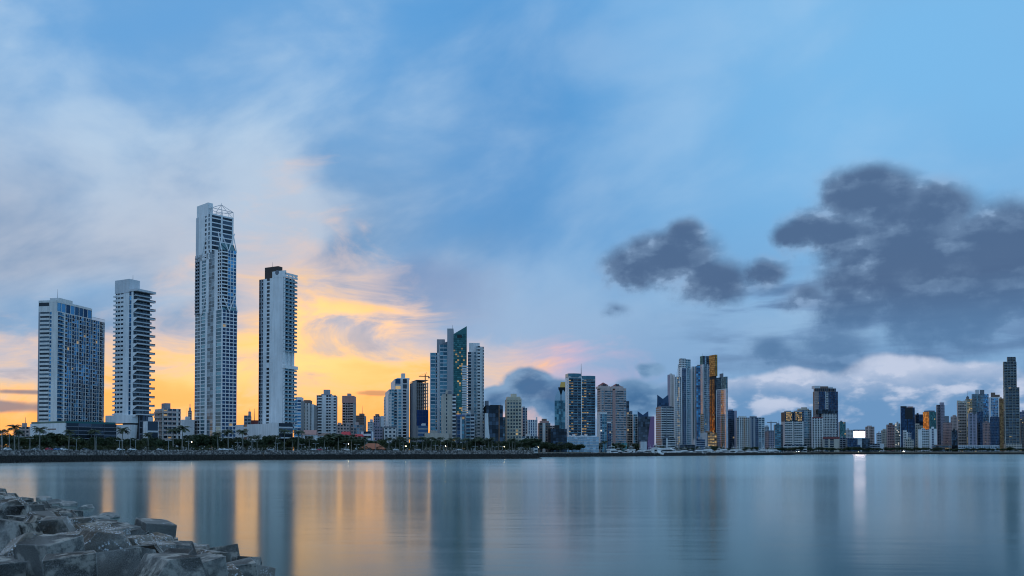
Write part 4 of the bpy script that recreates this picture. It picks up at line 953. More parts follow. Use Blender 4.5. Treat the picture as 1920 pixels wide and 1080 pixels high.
T('apartment_tower', 'grey tower with a blank wall and white lattice right half', 1404, 1405.5, 1434, 783, 1500, 2, st(S(.14), W(.12, band=.6, pier=.2, glass='g_navy'), S(.12), W(.22, band=.5, pier=.2, glass='g_navy'), W(.4, band=.7, pier=.6, bw=5, glass='g_grey', bandmat='white', piermat='white'), wall='grey', fh=3.6), None, caps=[(.05, .5, .2, .8, 780.5, 'slate')])
T('apartment_block', 'low rosy brick block behind the marina', 1433, 1434, 1452, 809, 1600, 2, st(W(.45, band=1.2, pier=.9, bw=3, wall='rose'), W(.55, band=1.2, pier=.9, bw=3, wall='lilac'), wall='rose', fh=3.4), None, caps=[(.3, 1.0, .1, .9, 807, 'slate')])
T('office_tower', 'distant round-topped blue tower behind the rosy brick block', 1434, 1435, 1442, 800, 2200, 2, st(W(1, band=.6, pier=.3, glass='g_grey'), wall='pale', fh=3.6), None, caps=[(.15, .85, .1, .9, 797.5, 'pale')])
T('office_tower', 'teal banded tower with an antenna left of the gold-topped pair', 1451, 1453, 1468, 796, 1560, 4, st(W(.75, band=1.1, pier=.1, bw=4, glass='g_teal', bandmat='slate'), S(.05), W(.2, band=.4, pier=.1, glass='g_dark'), wall='slate', fh=3.5), None, caps=[(.25, .6, .2, .7, 793.5, 'slate')], ant=(.5, .4, 788))
def gold_top_pair():
    for k, (x0, x1, lb) in enumerate(((1471, 1488, 'banded tower with glowing gold top storeys, left one of the pair'), (1488.5, 1507, 'banded tower with glowing gold top storeys, right one of the pair'))):
        b = Bld('apartment_tower', lb, x0, x0 + 1, x1, 1640 - k * 3, 1.5, 22)
        b.vol(0, b.a, 0, 22, -1, b.z(790), st(W(.88, band=1.3, pier=.15, bw=4, glass='g_window', bandmat='offwhite'), S(.12), wall='offwhite', fh=3.3), None, 'grey')
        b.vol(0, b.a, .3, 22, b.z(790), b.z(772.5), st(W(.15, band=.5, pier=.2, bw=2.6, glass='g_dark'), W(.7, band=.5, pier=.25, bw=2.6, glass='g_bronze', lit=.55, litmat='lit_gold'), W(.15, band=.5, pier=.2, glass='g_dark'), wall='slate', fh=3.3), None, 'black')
        b.block('roof_block', 'grey', b.a * .25, b.a * .8, 4, 16, b.z(773), b.z(770)); b.done()
    T('podium', 'wide flat white podium below the gold-topped pair', 1467, 1469, 1513, 834, 1600, 2, st(W(1, band=1.8, pier=.5, bw=8, glass='g_dark'), wall='offwhite', fh=5), None)
gold_top_pair()
T('apartment_tower', 'pale blue lattice tower with a round cap right of the gold-topped pair', 1494, 1497, 1522.5, 769, 1720, 5, st(S(.25, wall='slate'), W(.2, band=.3, pier=.2, glass='g_navy'), W(.5, band=.9, pier=.4, bw=3.4, glass='g_teal', bandmat='pale'), S(.05), wall='pale', fh=3.4), None, caps=[(.05, .8, .1, .9, 766, 'beige'), (.3, .7, .3, .7, 763.5, 'beige')])
def brown_giant():
    b = Bld('office_tower', 'broad brown tower with stepped roof and dark glass curtain front', 1525, 1528, 1572, 1700, 4, 34)
    s = b.sR
    dk = dict(band=.25, pier=.12, bw=3.2, glass='g_navy')
    b.vol(0, b.a, 0, b.b, -1, b.z(734), st(W(.18, band=.6, pier=.9, bw=2.4, wall='pink', glass='g_dark'), W(.28, **dk), S(.025, wall='pale', out=.8), W(.1, band=.9, pier=.6, bw=3, glass='g_dark', wall='offwhite'), W(.415, **dk), wall='brown', fh=3.5), None, 'brown')
    b.vol(s(1529), s(1569), 1, b.b - 1, b.z(734), b.z(728), st(W(1, band=.8, pier=.7, bw=4, glass='g_dark'), wall='brown', fh=5), None, 'brown')
    b.block('roof_block', 'pale', s(1529.5), s(1540), 3, 18, b.z(728) - .2, b.z(723)); b.block('roof_block', 'brown', s(1540), s(1555), 3, 18, b.z(728) - .2, b.z(724)); b.block('roof_block', 'pale', s(1555), s(1564), 3, 18, b.z(728) - .2, b.z(725))
    b.vol(s(1531), s(1566), -9, -.2, b.z(776), b.z(768), st(W(1, band=.5, pier=.3, bw=3, glass='g_dark'), wall='black', fh=4), st(S(1), wall='black'), 'black')
    b.vol(s(1540), s(1566), -10, -.3, -1, b.z(776), st(W(1, band=.9, pier=.8, bw=3.2, glass='g_dark', wall='offwhite'), wall='offwhite', fh=3.4), st(S(1), wall='offwhite'), 'offwhite')
    b.done()
brown_giant()
T('apartment_tower', 'white ribbed tower with red-brown top floors before the brown tower', 1523, 1524, 1543, 784, 1660, 2, st(*([W(.16, band=.9, pier=.3, bw=2.5, glass='g_dark'), S(.09)] * 4), wall='offwhite', fh=3.4), None, caps=[(0, 1, .02, .9, 782, 'maroon')])
T('parking_building', 'beige low block with big dark openings and a dark red roof', 1543, 1544, 1574, 823, 1640, 1, st(S(.06), W(.26, band=1.0, pier=.4, bw=9, glass='g_dark'), S(.08), W(.26, band=1.0, pier=.4, bw=9, glass='g_dark'), S(.34), wall='beige', fh=4.2), None, caps=[(-.01, 1.02, 0, .9, 819, 'maroon')])
T('office_tower', 'green glass slab right of the broad brown tower', 1572.5, 1575, 1586, 791, 1800, 5, st(W(.6, band=.4, pier=.15, bw=3, glass='g_green'), W(.4, band=.4, pier=.15, bw=3, glass='g_green', lit=.05), wall='slate', fh=3.5), None, ant=(.95, .3, 785))
T('office_building', 'grey low office between beige car park and billboard building', 1573, 1575, 1590, 821, 1680, 3, st(W(1, band=1.2, pier=.8, bw=5, glass='g_navy'), wall='grey', fh=4), None)
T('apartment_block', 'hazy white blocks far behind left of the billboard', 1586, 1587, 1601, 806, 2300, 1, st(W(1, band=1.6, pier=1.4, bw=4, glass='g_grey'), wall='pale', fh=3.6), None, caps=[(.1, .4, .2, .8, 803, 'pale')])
b = T('shopping_centre', 'dark glazed low building carrying the bright billboard', 1587, 1589, 1631, 822, 1660, 1, st(W(.58, band=.3, pier=.2, bw=4, glass='g_navy'), S(.07, wall='pale'), W(.35, band=.3, pier=.2, bw=4, glass='g_dark'), wall='slate', fh=4.2), None, caps=[(.45, .62, -.1, .0, 834, 'pale')])
bb = thing('billboard', 'glowing white billboard screen with a dark top rail on the low dark building', 'billboard', (wx(1611.5, 1768), 1768, wz(822, 1768)), 0)
wd = (1622 - 1601) / FPX * 1768; z0 = wz(820, 1768) - wz(822, 1768); z1 = wz(808.6, 1768) - wz(822, 1768); z2 = wz(805.5, 1768) - wz(822, 1768)
m = MB(); m.box(-wd / 2 - .3, wd / 2 + .3, .1, 1.2, z0 - .4, z2); m.build('frame', 'slate', bb)
m = MB(); m.quad((-wd / 2, 0, z0), (wd / 2, 0, z0), (wd / 2, 0, z1), (-wd / 2, 0, z1), 1.0); m.build('screen', 'lit_screen', bb)
for fx in (-.3, .3):
    m = MB(); m.box(wd * fx - .5, wd * fx + .5, .2, 1.0, -1.5, z0 - .3); m.build('post', 'slate', bb)
T('apartment_tower', 'pinkish tower with a flat brown top right of the billboard', 1622.5, 1624, 1640, 800, 1800, 2, st(W(.25, band=1.2, pier=.8, bw=3), S(.15), W(.3, band=1.0, pier=.6, bw=3, glass='g_dark'), W(.3, band=1.2, pier=.9, bw=3), wall='pink', fh=3.4), None, caps=[(.2, .7, .2, .8, 798)])
T('office_building', 'long low grey block at the shore right of the billboard building', 1630, 1631, 1658, 832, 1700, 1, st(W(.7, band=1.5, pier=.4, bw=5, glass='g_dark'), S(.3, wall='pale'), wall='grey', fh=4), None)
T('apartment_block', 'white banded mid-rise left of the brick-red tower', 1643.5, 1645, 1653, 812, 1850, 2, st(W(1, band=1.5, pier=.3, bw=4), wall='pale', fh=3.5), None)
T('apartment_block', 'pale ribbed mid-rise touching the brick-red tower', 1652, 1653, 1663, 807, 1900, 1, st(W(1, band=1.2, pier=1.2, bw=3), wall='beige', fh=3.5), None, caps=[(.3, .9, .2, .8, 804)])
T('apartment_tower', 'brick-red tower with a grid of balconies', 1662, 1664, 1679, 796, 1850, 2, st(B(.9, proj=.8, rail='rose', railh=.9, glass='g_dark', pier=.6, finout=1.0), S(.1, wall='beige'), wall='rose', fh=3.5), None, caps=[(.3, .7, .2, .8, 793, 'brown')])
T('office_tower', 'small tower with three glowing window rows right of the brick-red tower', 1678, 1679, 1688.5, 794, 1950, 1, st(W(1, band=1.4, pier=.2, bw=3, glass='g_grey', lit=.12, litmat='lit_white'), wall='beige', fh=3.6), None)
T('office_tower', 'dark blue tower with a sloped roof and pale sign band', 1689, 1690, 1716, 764, 1950, 1, st(W(.45, band=.15, pier=.1, bw=3, glass='g_navy'), S(.03, wall='black'), W(.52, band=.15, pier=.1, bw=3, glass='g_navy'), wall='black', fh=3.6), None, caps=[(0, .42, .02, .9, 761.5, 'black'), (.5, .9, .1, .8, 762, 'rose'), (.3, .85, -.03, .02, 786, 'black')])
T('office_tower', 'navy block behind between dark blue and olive green towers', 1716, 1717, 1731.5, 777, 2050, 1, st(W(1, band=.3, pier=.2, bw=3, glass='g_navy'), wall='black', fh=3.6), None)
T('office_tower', 'olive green glass tower with yellow reflections and rounded top', 1731, 1743, 1756, 772, 2000, 20, st(W(1, band=.15, pier=.1, bw=3, glass='g_green'), wall='slate', fh=3.6), st(W(1, band=.15, pier=.1, bw=3, glass='g_gold'), wall='slate', fh=3.6), caps=[(.1, .9, .1, .9, 769.5, 'slate')])
T('apartment_tower', 'lilac tower with stepped cap right of the olive green tower', 1756, 1758, 1772, 759, 1950, 3, st(B(.45, proj=.8, rail='g_grey', glass='g_dark'), S(.1), W(.45, band=1.2, pier=.8, bw=3), wall='lilac', fh=3.4), None, caps=[(.45, .95, .1, .8, 754.5, 'lilac')])
T('apartment_block', 'pale cube low in front of the dark blue tower', 1693, 1694, 1709, 810, 1870, 1, st(W(.4, band=1.4, pier=.8, bw=4), S(.2), W(.4, band=.6, pier=.3, glass='g_navy'), wall='offwhite', fh=3.5), None, caps=[(0, .45, .1, .8, 807)])
T('apartment_block', 'cream stepped block right of the dark blue tower', 1709, 1710, 1731, 797, 1960, 1, st(W(1, band=1.5, pier=1.2, bw=4), wall='beige', fh=3.5), None, caps=[(.2, .7, .2, .8, 794)])
T('apartment_block', 'white block with a blank left wall below the olive green tower', 1721, 1722, 1742, 805, 1860, 1, st(S(.35), W(.65, band=1.3, pier=.5, bw=4), wall='white', fh=3.4), None)
T('apartment_block', 'bright white notched block left of the lilac tower', 1742, 1743, 1757, 804, 1870, 1, st(S(.3), W(.3, band=1.0, pier=.5, bw=4, glass='g_navy'), S(.4), wall='white', fh=3.4), None)
T('church_building', 'squat beige front with arches at the shore below the pale cube', 1697, 1698, 1714, 824, 1835, 1, st(W(1, band=2.2, pier=1.6, bw=5), wall='beige', fh=5), None)
T('apartment_tower', 'rose tower with dense windows right of the lilac tower', 1768, 1769, 1785, 792, 1900, 1, st(W(1, band=1.4, pier=.9, bw=2.8), wall='rose', fh=3.3), None, caps=[(.2, .7, .2, .8, 780, 'slate')])
T('apartment_tower', 'pale tower half hidden behind the rose tower', 1783, 1784, 1796, 781, 2050, 1, st(W(1, band=1.4, pier=1.2, bw=3), wall='pink', fh=3.4), None, caps=[(.3, .8, .2, .8, 778)])
T('office_building', 'black low block right of the rose tower', 1784, 1785, 1796, 807, 1880, 1, st(W(1, band=.4, pier=.2, glass='g_dark'), wall='black', fh=3.5), None)
T('pavilion', 'broad low brown roofed pavilion among shore trees', 1747, 1749, 1784, 836, 1830, 1, st(W(1, band=1.5, pier=.6, bw=6, lit=.05), wall='brown', fh=4), None, caps=[(.1, .9, .1, .9, 834, 'brown')])
T('apartment_tower', 'balconied beige tower with a battlemented top', 1795, 1797, 1814, 756, 1900, 3, st(B(.9, proj=.9, rail='pink', railh=.9, glass='g_dark', pier=.2, lit=.02), S(.1), wall='beige', fh=3.3), st(S(1), wall='pink'), caps=[(.0, .3, .05, .9, 751, 'beige'), (.4, .6, .05, .9, 752, 'beige'), (.72, 1, .05, .9, 751, 'beige')])
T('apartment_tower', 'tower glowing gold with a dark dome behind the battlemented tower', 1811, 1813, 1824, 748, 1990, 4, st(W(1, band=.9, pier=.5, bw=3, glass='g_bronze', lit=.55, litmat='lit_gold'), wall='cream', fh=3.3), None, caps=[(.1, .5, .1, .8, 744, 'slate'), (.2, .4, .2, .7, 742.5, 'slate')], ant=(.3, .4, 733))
T('apartment_tower', 'lilac ribbed block right of the battlemented tower', 1815, 1816, 1832, 776, 1880, 1, st(S(.15), W(.3, band=1.0, pier=.4, bw=3), S(.15), W(.25, band=1.0, pier=.4, bw=3), S(.15), wall='lilac', fh=3.3), None)
T('office_tower', 'teal tower with white mullions left of the double-capped grey tower', 1823, 1824, 1835, 739, 2050, 1, st(W(1, band=.6, pier=.4, bw=3, glass='g_teal'), wall='grey', fh=3.5), None, caps=[(.6, 1.2, .2, .8, 731, 'pale')])
T('office_tower', 'grey glass tower with a tall square cap', 1834, 1835, 1855, 739, 2060, 1, st(W(.5, band=.6, pier=.3, bw=3, glass='g_grey'), W(.5, band=.6, pier=.3, bw=3, glass='g_blue'), wall='grey', fh=3.5), None, caps=[(.2, .6, .1, .8, 731, 'slate')])
T('office_tower', 'navy slab low in front of the grey capped tower', 1832, 1833, 1844, 772, 1900, 1, st(W(1, band=.4, pier=.15, bw=3, glass='g_navy'), wall='slate', fh=3.5), None)
T('apartment_tower', 'rose-brown lattice block between the two navy slabs', 1843, 1844, 1857, 792, 1880, 1, st(W(1, band=1.0, pier=.9, bw=3), wall='rose', fh=3.4), None)
T('office_tower', 'white-edged blue tower with a brown roof block', 1856, 1857, 1876, 745, 2000, 1, st(S(.12, wall='white'), W(.7, band=.5, pier=.3, bw=3, glass='g_blue'), S(.18, wall='white'), wall='white', fh=3.5, top=1.0), None, caps=[(.15, .55, .1, .8, 736, 'brown'), (.5, 1, .1, .8, 740, 'brown')])
T('office_tower', 'navy slab with a brown top before the white-edged blue tower', 1856, 1857, 1875, 782, 1890, 1, st(W(1, band=.5, pier=.2, bw=3, glass='g_navy'), wall='slate', fh=3.4), None)
T('apartment_tower', 'orange-brown tower squeezed left of the tall balconied tower', 1874, 1875, 1885, 747, 1960, 1, st(W(1, band=.9, pier=.6, bw=3, glass='g_bronze'), wall='copper', fh=3.4), None)
def tall_balconied():
    b = Bld('apartment_tower', 'tallest balconied tower at the far right with staggered slabs', 1883, 1885, 1913, 1880, 2, 26)
    s = b.sR; a = b.a
    bal = dict(proj=1.2, rail='g_grey', railh=.7, glass='g_dark', pier=.4, fins=True, bw=7)
    b.vol(s(1885), a, 0, b.b, b.z(832), b.z(726), st(S(.03), B(.94, lit=.02, **bal), S(.03), wall='beige', fh=3.3), st(B(1, proj=.8, rail='g_grey', glass='g_dark'), wall='beige', fh=3.3), 'slate')
    b.vol(s(1884.5), s(1908), .5, b.b - 1, b.z(726), b.z(678), st(B(1, **bal), wall='beige', fh=3.3), st(B(1, proj=.8, rail='g_grey', glass='g_dark'), wall='beige', fh=3.3), 'slate')
    b.vol(s(1891), s(1907), 1, b.b - 2, b.z(678), b.z(669), st(B(1, **bal), wall='beige', fh=3.3), st(S(1), wall='grey'), 'slate')
    b.vol(s(1884), a + 1, -4, b.b, -1, b.z(832), st(W(1, band=2.5, pier=1.5, bw=6, lit=.1), wall='beige', fh=5), st(S(1), wall='beige'), 'beige')
    b.done()
tall_balconied()
T('apartment_tower', 'brown slab at the right picture edge behind the tall balconied tower', 1909, 1911, 1934, 772, 1990, 1, st(W(1, band=1.0, pier=.4, bw=3, glass='g_navy'), wall='lilac', fh=3.4), None)
T('apartment_tower', 'darker brown block at the right picture edge in front', 1912, 1914, 1936, 785, 1890, 1, st(W(1, band=1.1, pier=.5, bw=3), wall='brown', fh=3.4), None)
T('podium', 'long white lattice podium along the right shore', 1796, 1797, 1874, 835, 1850, 0.5, st(W(.12, band=1.4, pier=.8, bw=4, lit=.15), *([W(.11, band=1.0, pier=.8, bw=5, glass='g_grey')] * 8), wall='pale', fh=4, top=.8), None)
# low roofs among the trees in the middle
def gabled(name, label, px0, px1, top, eave, D, mat, wallm, hip=False):
    x0, x1 = wx(px0, D), wx(px1, D); t = thing(name, label, 'house', ((x0 + x1) / 2, D, GZ), 0); w = (x1 - x0) / 2; d = 10
    ze, zt = wz(eave, D) - GZ, wz(top, D) - GZ
    m = MB(); m.box(-w + .6, w - .6, .6, d, -1, ze); m.build('wall', wallm, t)
    m = MB(); r = w * (.35 if hip else .92)
    p = [(-w, 0, ze), (w, 0, ze), (w, d + .6, ze), (-w, d + .6, ze)]; q = [(-r, d / 2, zt), (r, d / 2, zt)]
    m.quad(p[0], p[1], q[1], q[0]); m.quad(p[2], p[3], q[0], q[1]); m.tri(p[1], p[2], q[1]); m.tri(p[3], p[0], q[0]); m.quad(p[3], p[2], p[1], p[0]); m.build('roof', mat, t)
    n = max(2, int(w / 2.5)); k = MB()
    k.box(-.9, .9, 0, 1.6, 0, max(1.5, min(2.4, ze * .8))); kd = k.mesh('window', 'g_window')
    for i in range(n):
        link('window', kd, t, loc=(-w + 1 + (2 * w - 2) * (i + .5) / n, .45, max(.3, ze - 3.2)))
    return t
gabled('house', 'white house with a bright red gabled roof above the tree tops', 638, 655, 809, 816, 735, 'redroof', 'white')
gabled('house', 'low house with a long red roof left of the white cube building', 663, 679, 814, 819, 735, 'redroof', 'white')
gabled('pavilion', 'open pavilion with a broad orange tiled hip roof on the promenade', 671, 722, 831, 842, 672, 'tile', 'tile', True)
gabled('house', 'white house with a brown roof left of the dark tree', 566, 592, 806, 815, 725, 'rose', 'white')
gabled('house', 'long white house with a dark roof under the square white tower', 592, 625, 812, 817, 735, 'brown', 'white', True)
T('office_building', 'white cube building with blue trim behind the red roofed houses', 677, 697, 700, 809, 745, 70, st(S(1), wall='white'), st(S(.2), W(.75, band=1.8, pier=.4, bw=9, glass='g_navy'), S(.05, wall='bluepaint'), wall='white', fh=4), depth=12)
T('apartment_block', 'low dark concrete block at the left picture edge behind palms', 17, 22, 47, 817, 560, 60, st(S(1), wall='concrete'), st(S(1), wall='concrete'), depth=12)
T('apartment_block', 'far roof blocks with masts at the left edge behind the palms', 35, 40, 62, 800, 800, 62, st(W(1, band=1.5, pier=1.2, bw=4), wall='pink', fh=3.5), st(S(1), wall='pink'), caps=[(.2, .5, .2, .8, 793)], ant=(.4, .4, 782))
# ------------------------------------------------------------------ shore: promenade, riprap, trees, lamps, cars, boats
ORD = 'first second third fourth fifth sixth seventh eighth ninth tenth eleventh twelfth thirteenth fourteenth fifteenth sixteenth seventeenth eighteenth nineteenth twentieth twenty-first twenty-second twenty-third twenty-fourth twenty-fifth twenty-sixth twenty-seventh twenty-eighth twenty-ninth thirtieth'.split()
SEG = [(-99, 55, 'left of the white podium'), (55, 122, 'before the white podium wing'), (122, 218, 'before the dark glazed podium'), (218, 290, 'below the zigzag tower'),
       (290, 338, 'below the pinkish striped block'), (338, 364, 'before the plain white block'), (364, 444, 'at the foot of the tallest tower'), (444, 522, 'before the plain white podium'),
       (522, 556, 'below the slim blank tower'), (556, 590, 'below the cream lit tower'), (590, 632, 'below the square white tower'), (632, 665, 'by the red gabled house'),
       (665, 722, 'around the orange tiled pavilion'), (722, 768, 'below the stepped white tower'), (768, 804, 'below the unfinished frame'), (804, 827, 'below the teal glass tower'),
       (827, 856, 'below the beige tower'), (856, 907, 'below the white ridged slab'), (907, 945, 'below the black glass tower'), (945, 978, 'below the cream classical tower'),
       (978, 1030, 'below the brown gabled block'), (1030, 1052, 'before the black box building'), (1052, 1124, 'before the pale blue podium'), (1124, 1178, 'below the pink twin towers'),
       (1178, 1230, 'below the small notched tower'), (1230, 1270, 'below the banded slate block'), (1270, 1312, 'below the grey giant tower'), (1312, 1366, 'below the gold glass tower'),
       (1366, 1435, 'below the off-white gridded tower'), (1435, 1470, 'below the teal banded tower'), (1470, 1524, 'below the gold-topped pair'), (1524, 1575, 'below the broad brown tower'),
       (1575, 1640, 'below the glowing billboard'), (1640, 1690, 'below the brick-red tower'), (1690, 1760, 'below the dark blue tower'), (1760, 1800, 'below the rose tower'),
       (1800, 1880, 'before the white lattice podium'), (1880, 2100, 'below the tallest balconied tower')]
def seg(px):
    for a, b, t in SEG:
        if a <= px < b: return t
    return SEG[-1][2]
def label_all(items, kind):
    """items: (px, obj); every label counts from the left inside the stretch of skyline behind it"""
    cnt = {}
    for px, o in sorted(items, key=lambda t: t[0]):
        k = seg(px); i = cnt.get(k, 0); cnt[k] = i + 1
        o['label'] = '%s, %s from the left %s' % (kind, ORD[i % 30], k)
def interp(tab, px):
    if px <= tab[0][0]: return tab[0][1]
    for (a, da), (b, db) in zip(tab, tab[1:]):
        if px <= b: return da + (db - da) * (px - a) / (b - a)
    return tab[-1][1]
LE = [(-700, 330), (0, 453), (500, 615), (1008, 714)]
LE2 = [(1008, 930), (1165, 1125), (1300, 1335), (1420, 1505), (1480, 1645), (1700, 1795), (1920, 1805), (2400, 1835)]
PZ = 6.3
def shoreD(px): return interp(LE, px) if px < 1000 else interp(LE2, px)
def baseZ(px): return PZ if px < 1000 else GZ

def strip(pts, off0, off1, z, name, mat):
    n = len(pts); a = []; b = []
    for i, p in enumerate(pts):
        t = (Vector(pts[min(i + 1, n - 1)]) - Vector(pts[max(i - 1, 0)])).normalized(); nn = Vector((-t.y, t.x)); v = Vector(p)
        a.append(v + nn * off0); b.append(v + nn * off1)
    m = MB()
    for i in range(n - 1):
        m.quad((a[i].x, a[i].y, z), (a[i + 1].x, a[i + 1].y, z), (b[i + 1].x, b[i + 1].y, z), (b[i].x, b[i].y, z))
        m.quad((a[i].x, a[i].y, z - 2.5), (a[i + 1].x, a[i + 1].y, z - 2.5), (a[i + 1].x, a[i + 1].y, z), (a[i].x, a[i].y, z))
    return m.build(name, mat, kind='structure')
PA = [P(*p) for p in SHORE_A]
strip(PA, 8.2, 60, PZ, 'promenade', 'ground_paving')

def riprap_mat():
    m, nt, b = new_mat('riprap')
    p = geo_pos(); sp = nt.nodes.new('ShaderNodeSeparateXYZ'); E.put(sp.inputs[0], p)
    z = E(sp.outputs[2]) + (noise(p, 0.25, 3, 0.6) - 0.5) * 1.2
    dry = mixc(attr('rnd'), (.06, .06, .062, 1), (.34, .33, .32, 1)); wet = (.018, .018, .017, 1)
    E.put(b.inputs['Base Color'], mixc(sstep(z, 3.3, 4.3), wet, dry)); b.inputs['Roughness'].default_value = .85
riprap_mat()
def riprap(name, label, pts, crest, width, size, back=False, seed=1):
    rnd = random.Random(seed); m = MB()
    def stone(x, y, z, s):
        a = rnd.uniform(0, 6.28); ca, sa = math.cos(a), math.sin(a); q = []
        for zz in (-1, 1):
            for (i, j) in ((-1, -1), (1, -1), (1, 1), (-1, 1)):
                f = (.62 if zz > 0 else 1.0); X = i * s * rnd.uniform(.32, .6) * f; Y = j * s * rnd.uniform(.32, .6) * f
                q.append((x + ca * X - sa * Y, y + sa * X + ca * Y, z + zz * s * rnd.uniform(.3, .62)))
        m.hexa(q, rnd.random() ** 1.4)
    base = MB()
    for i in range(len(pts) - 1):
        a, c = Vector(pts[i]), Vector(pts[i + 1]); t = (c - a); L = t.length; t /= L; nn = Vector((-t.y, t.x)); k = 0
        nrow = int(width / size / .8)
        for r in range(-1, nrow + 1):
            f = r / nrow; z = crest * max(0, min(1, f)) - (.5 if r < 0 else 0)
            u = rnd.uniform(0, size)
            while u < L:
                o = a + t * u + nn * (f * width + rnd.uniform(-.3, .3)); stone(o.x, o.y, z + rnd.uniform(-.15, .2), size * rnd.uniform(.7, 1.25)); u += size * rnd.uniform(.75, 1.05)
        n2 = nn * width; A, C = a, c; w2 = nn * (width * (1.9 if back else 1.0))
        base.quad((A.x, A.y, -1.5), (C.x, C.y, -1.5), (C.x + n2.x, C.y + n2.y, crest - .35), (A.x + n2.x, A.y + n2.y, crest - .35), .1)
        if back:
            base.quad((A.x + n2.x, A.y + n2.y, crest - .35), (C.x + n2.x, C.y + n2.y, crest - .35), (C.x + w2.x, C.y + w2.y, -1.5), (A.x + w2.x, A.y + w2.y, -1.5), .1)
            u = 0
            while u < L:
                for q in (.12, .3): o = a + t * u + nn * (width * (1 + q)); stone(o.x, o.y, crest * (1 - q) , size)
                u += size
    o = m.build(name, 'riprap', kind='stuff'); o['label'] = label; o['category'] = 'riprap'
    s = base.build('seawall_core', 'riprap', kind='structure')
    return o
riprap('seawall_stones', 'long grey stone riprap of the first seawall along the promenade', PA, 6.3, 8.2, 1.05, seed=3)
riprap('spit_stones', 'dark stone riprap round the back of the low spit', [P(1008, 714), P(1012, 722), P(975, 775), P(965, 850)], 4.8, 8, 1.3, seed=4)
riprap('breakwater_stones', 'stone riprap of the marina breakwater in the middle distance', [P(*p) for p in BREAK], 3.6, 7.5, 1.35, True, seed=5)
riprap('shore_stones', 'low dark stone edge of the far right shore', [P(*p) for p in SHORE_C[:5]], 4.6, 12, 2.2, seed=6)

# ---- foliage
def leaf_mat(name, c0, c1, tr=0.0):
    m, nt, b = new_mat(name)
    oi = nt.nodes.new('ShaderNodeObjectInfo')
    c = mixc(attr('rnd'), c0 + (1,), c1 + (1,))
    c = mixc(E(oi.outputs['Random']) * .55, c, (c0[0] * 1.3, c0[1] * .8, c0[2] * .6, 1))
    E.put(b.inputs['Base Color'], c); b.inputs['Roughness'].default_value = .6
leaf_mat('leaf_dark', (.014, .030, .011), (.042, .075, .024))
leaf_mat('leaf_olive', (.022, .038, .010), (.075, .092, .024))
leaf_mat('leaf_palm', (.016, .034, .014), (.045, .075, .03))
wall_mat('bark', (.09, .075, .06), .9)
wall_mat('palm_bark', (.24, .225, .20), .85)
TREEROOT = {}
def crown_mesh(seed, rx, rz, h0, n, leaf):
    r = random.Random(seed); m = MB(); lobes = []
    for k in range(11):
        a = r.uniform(0, 6.28); d = r.uniform(.25, .8)
        lobes.append((math.cos(a) * rx * d, math.sin(a) * rx * d, h0 + rz * r.uniform(-.5, .55), r.uniform(.32, .52) * rx))
    lobes.append((0, 0, h0 + rz * .3, rx * .55))
    for i in range(n):
        lb = r.choice(lobes); u = r.uniform(-1, 1); a = r.uniform(0, 6.28); q = math.sqrt(1 - u * u); rr = lb[3] * r.uniform(.55, 1.12)
        c = Vector((lb[0] + rr * q * math.cos(a), lb[1] + rr * q * math.sin(a), lb[2] + rr * u * .72))
        d = Vector((r.gauss(0, 1), r.gauss(0, 1), r.gauss(0, .7))).normalized(); e = d.orthogonal().normalized(); f = d.cross(e); s = leaf * r.uniform(.6, 1.4)
        e *= s; f *= s * r.uniform(.5, .9)
        v = min(1, max(0, .5 + .4 * r.gauss(0, .6)))
        m.quad(tuple(c - e), tuple(c - f * .8), tuple(c + e), tuple(c + f), v)
    return m, lobes
def tree_proto(seed, rx, rz, h0, n, leaf, mat):
    m, lobes = crown_mesh(seed, rx, rz, h0, n, leaf); cm = m.mesh('crown', mat)
    t = MB(); r = random.Random(seed + 50)
    t.tube((0, 0, -.5), (.1, 0, h0 * .55), .28, .2, 7, caps=False)
    for lb in lobes[:7]: t.tube((.1, 0, h0 * .5), (lb[0] * .8, lb[1] * .8, lb[2]), .14, .04, 5, caps=False)
    return t.mesh('trunk', 'bark'), cm
TREES = [tree_proto(s, rx, rz, h0, n, lf, mt) for (s, rx, rz, h0, n, lf, mt) in
         ((1, 4.2, 3.0, 5.4, 1500, .42, 'leaf_dark'), (2, 3.6, 3.4, 5.8, 1400, .40, 'leaf_dark'), (3, 4.8, 2.6, 5.0, 1600, .42, 'leaf_dark'), (4, 3.2, 2.6, 4.2, 1200, .38, 'leaf_olive'), (5, 3.9, 3.2, 5.2, 1500, .40, 'leaf_dark'), (6, 2.6, 1.6, 2.0, 900, .32, 'leaf_olive'))]
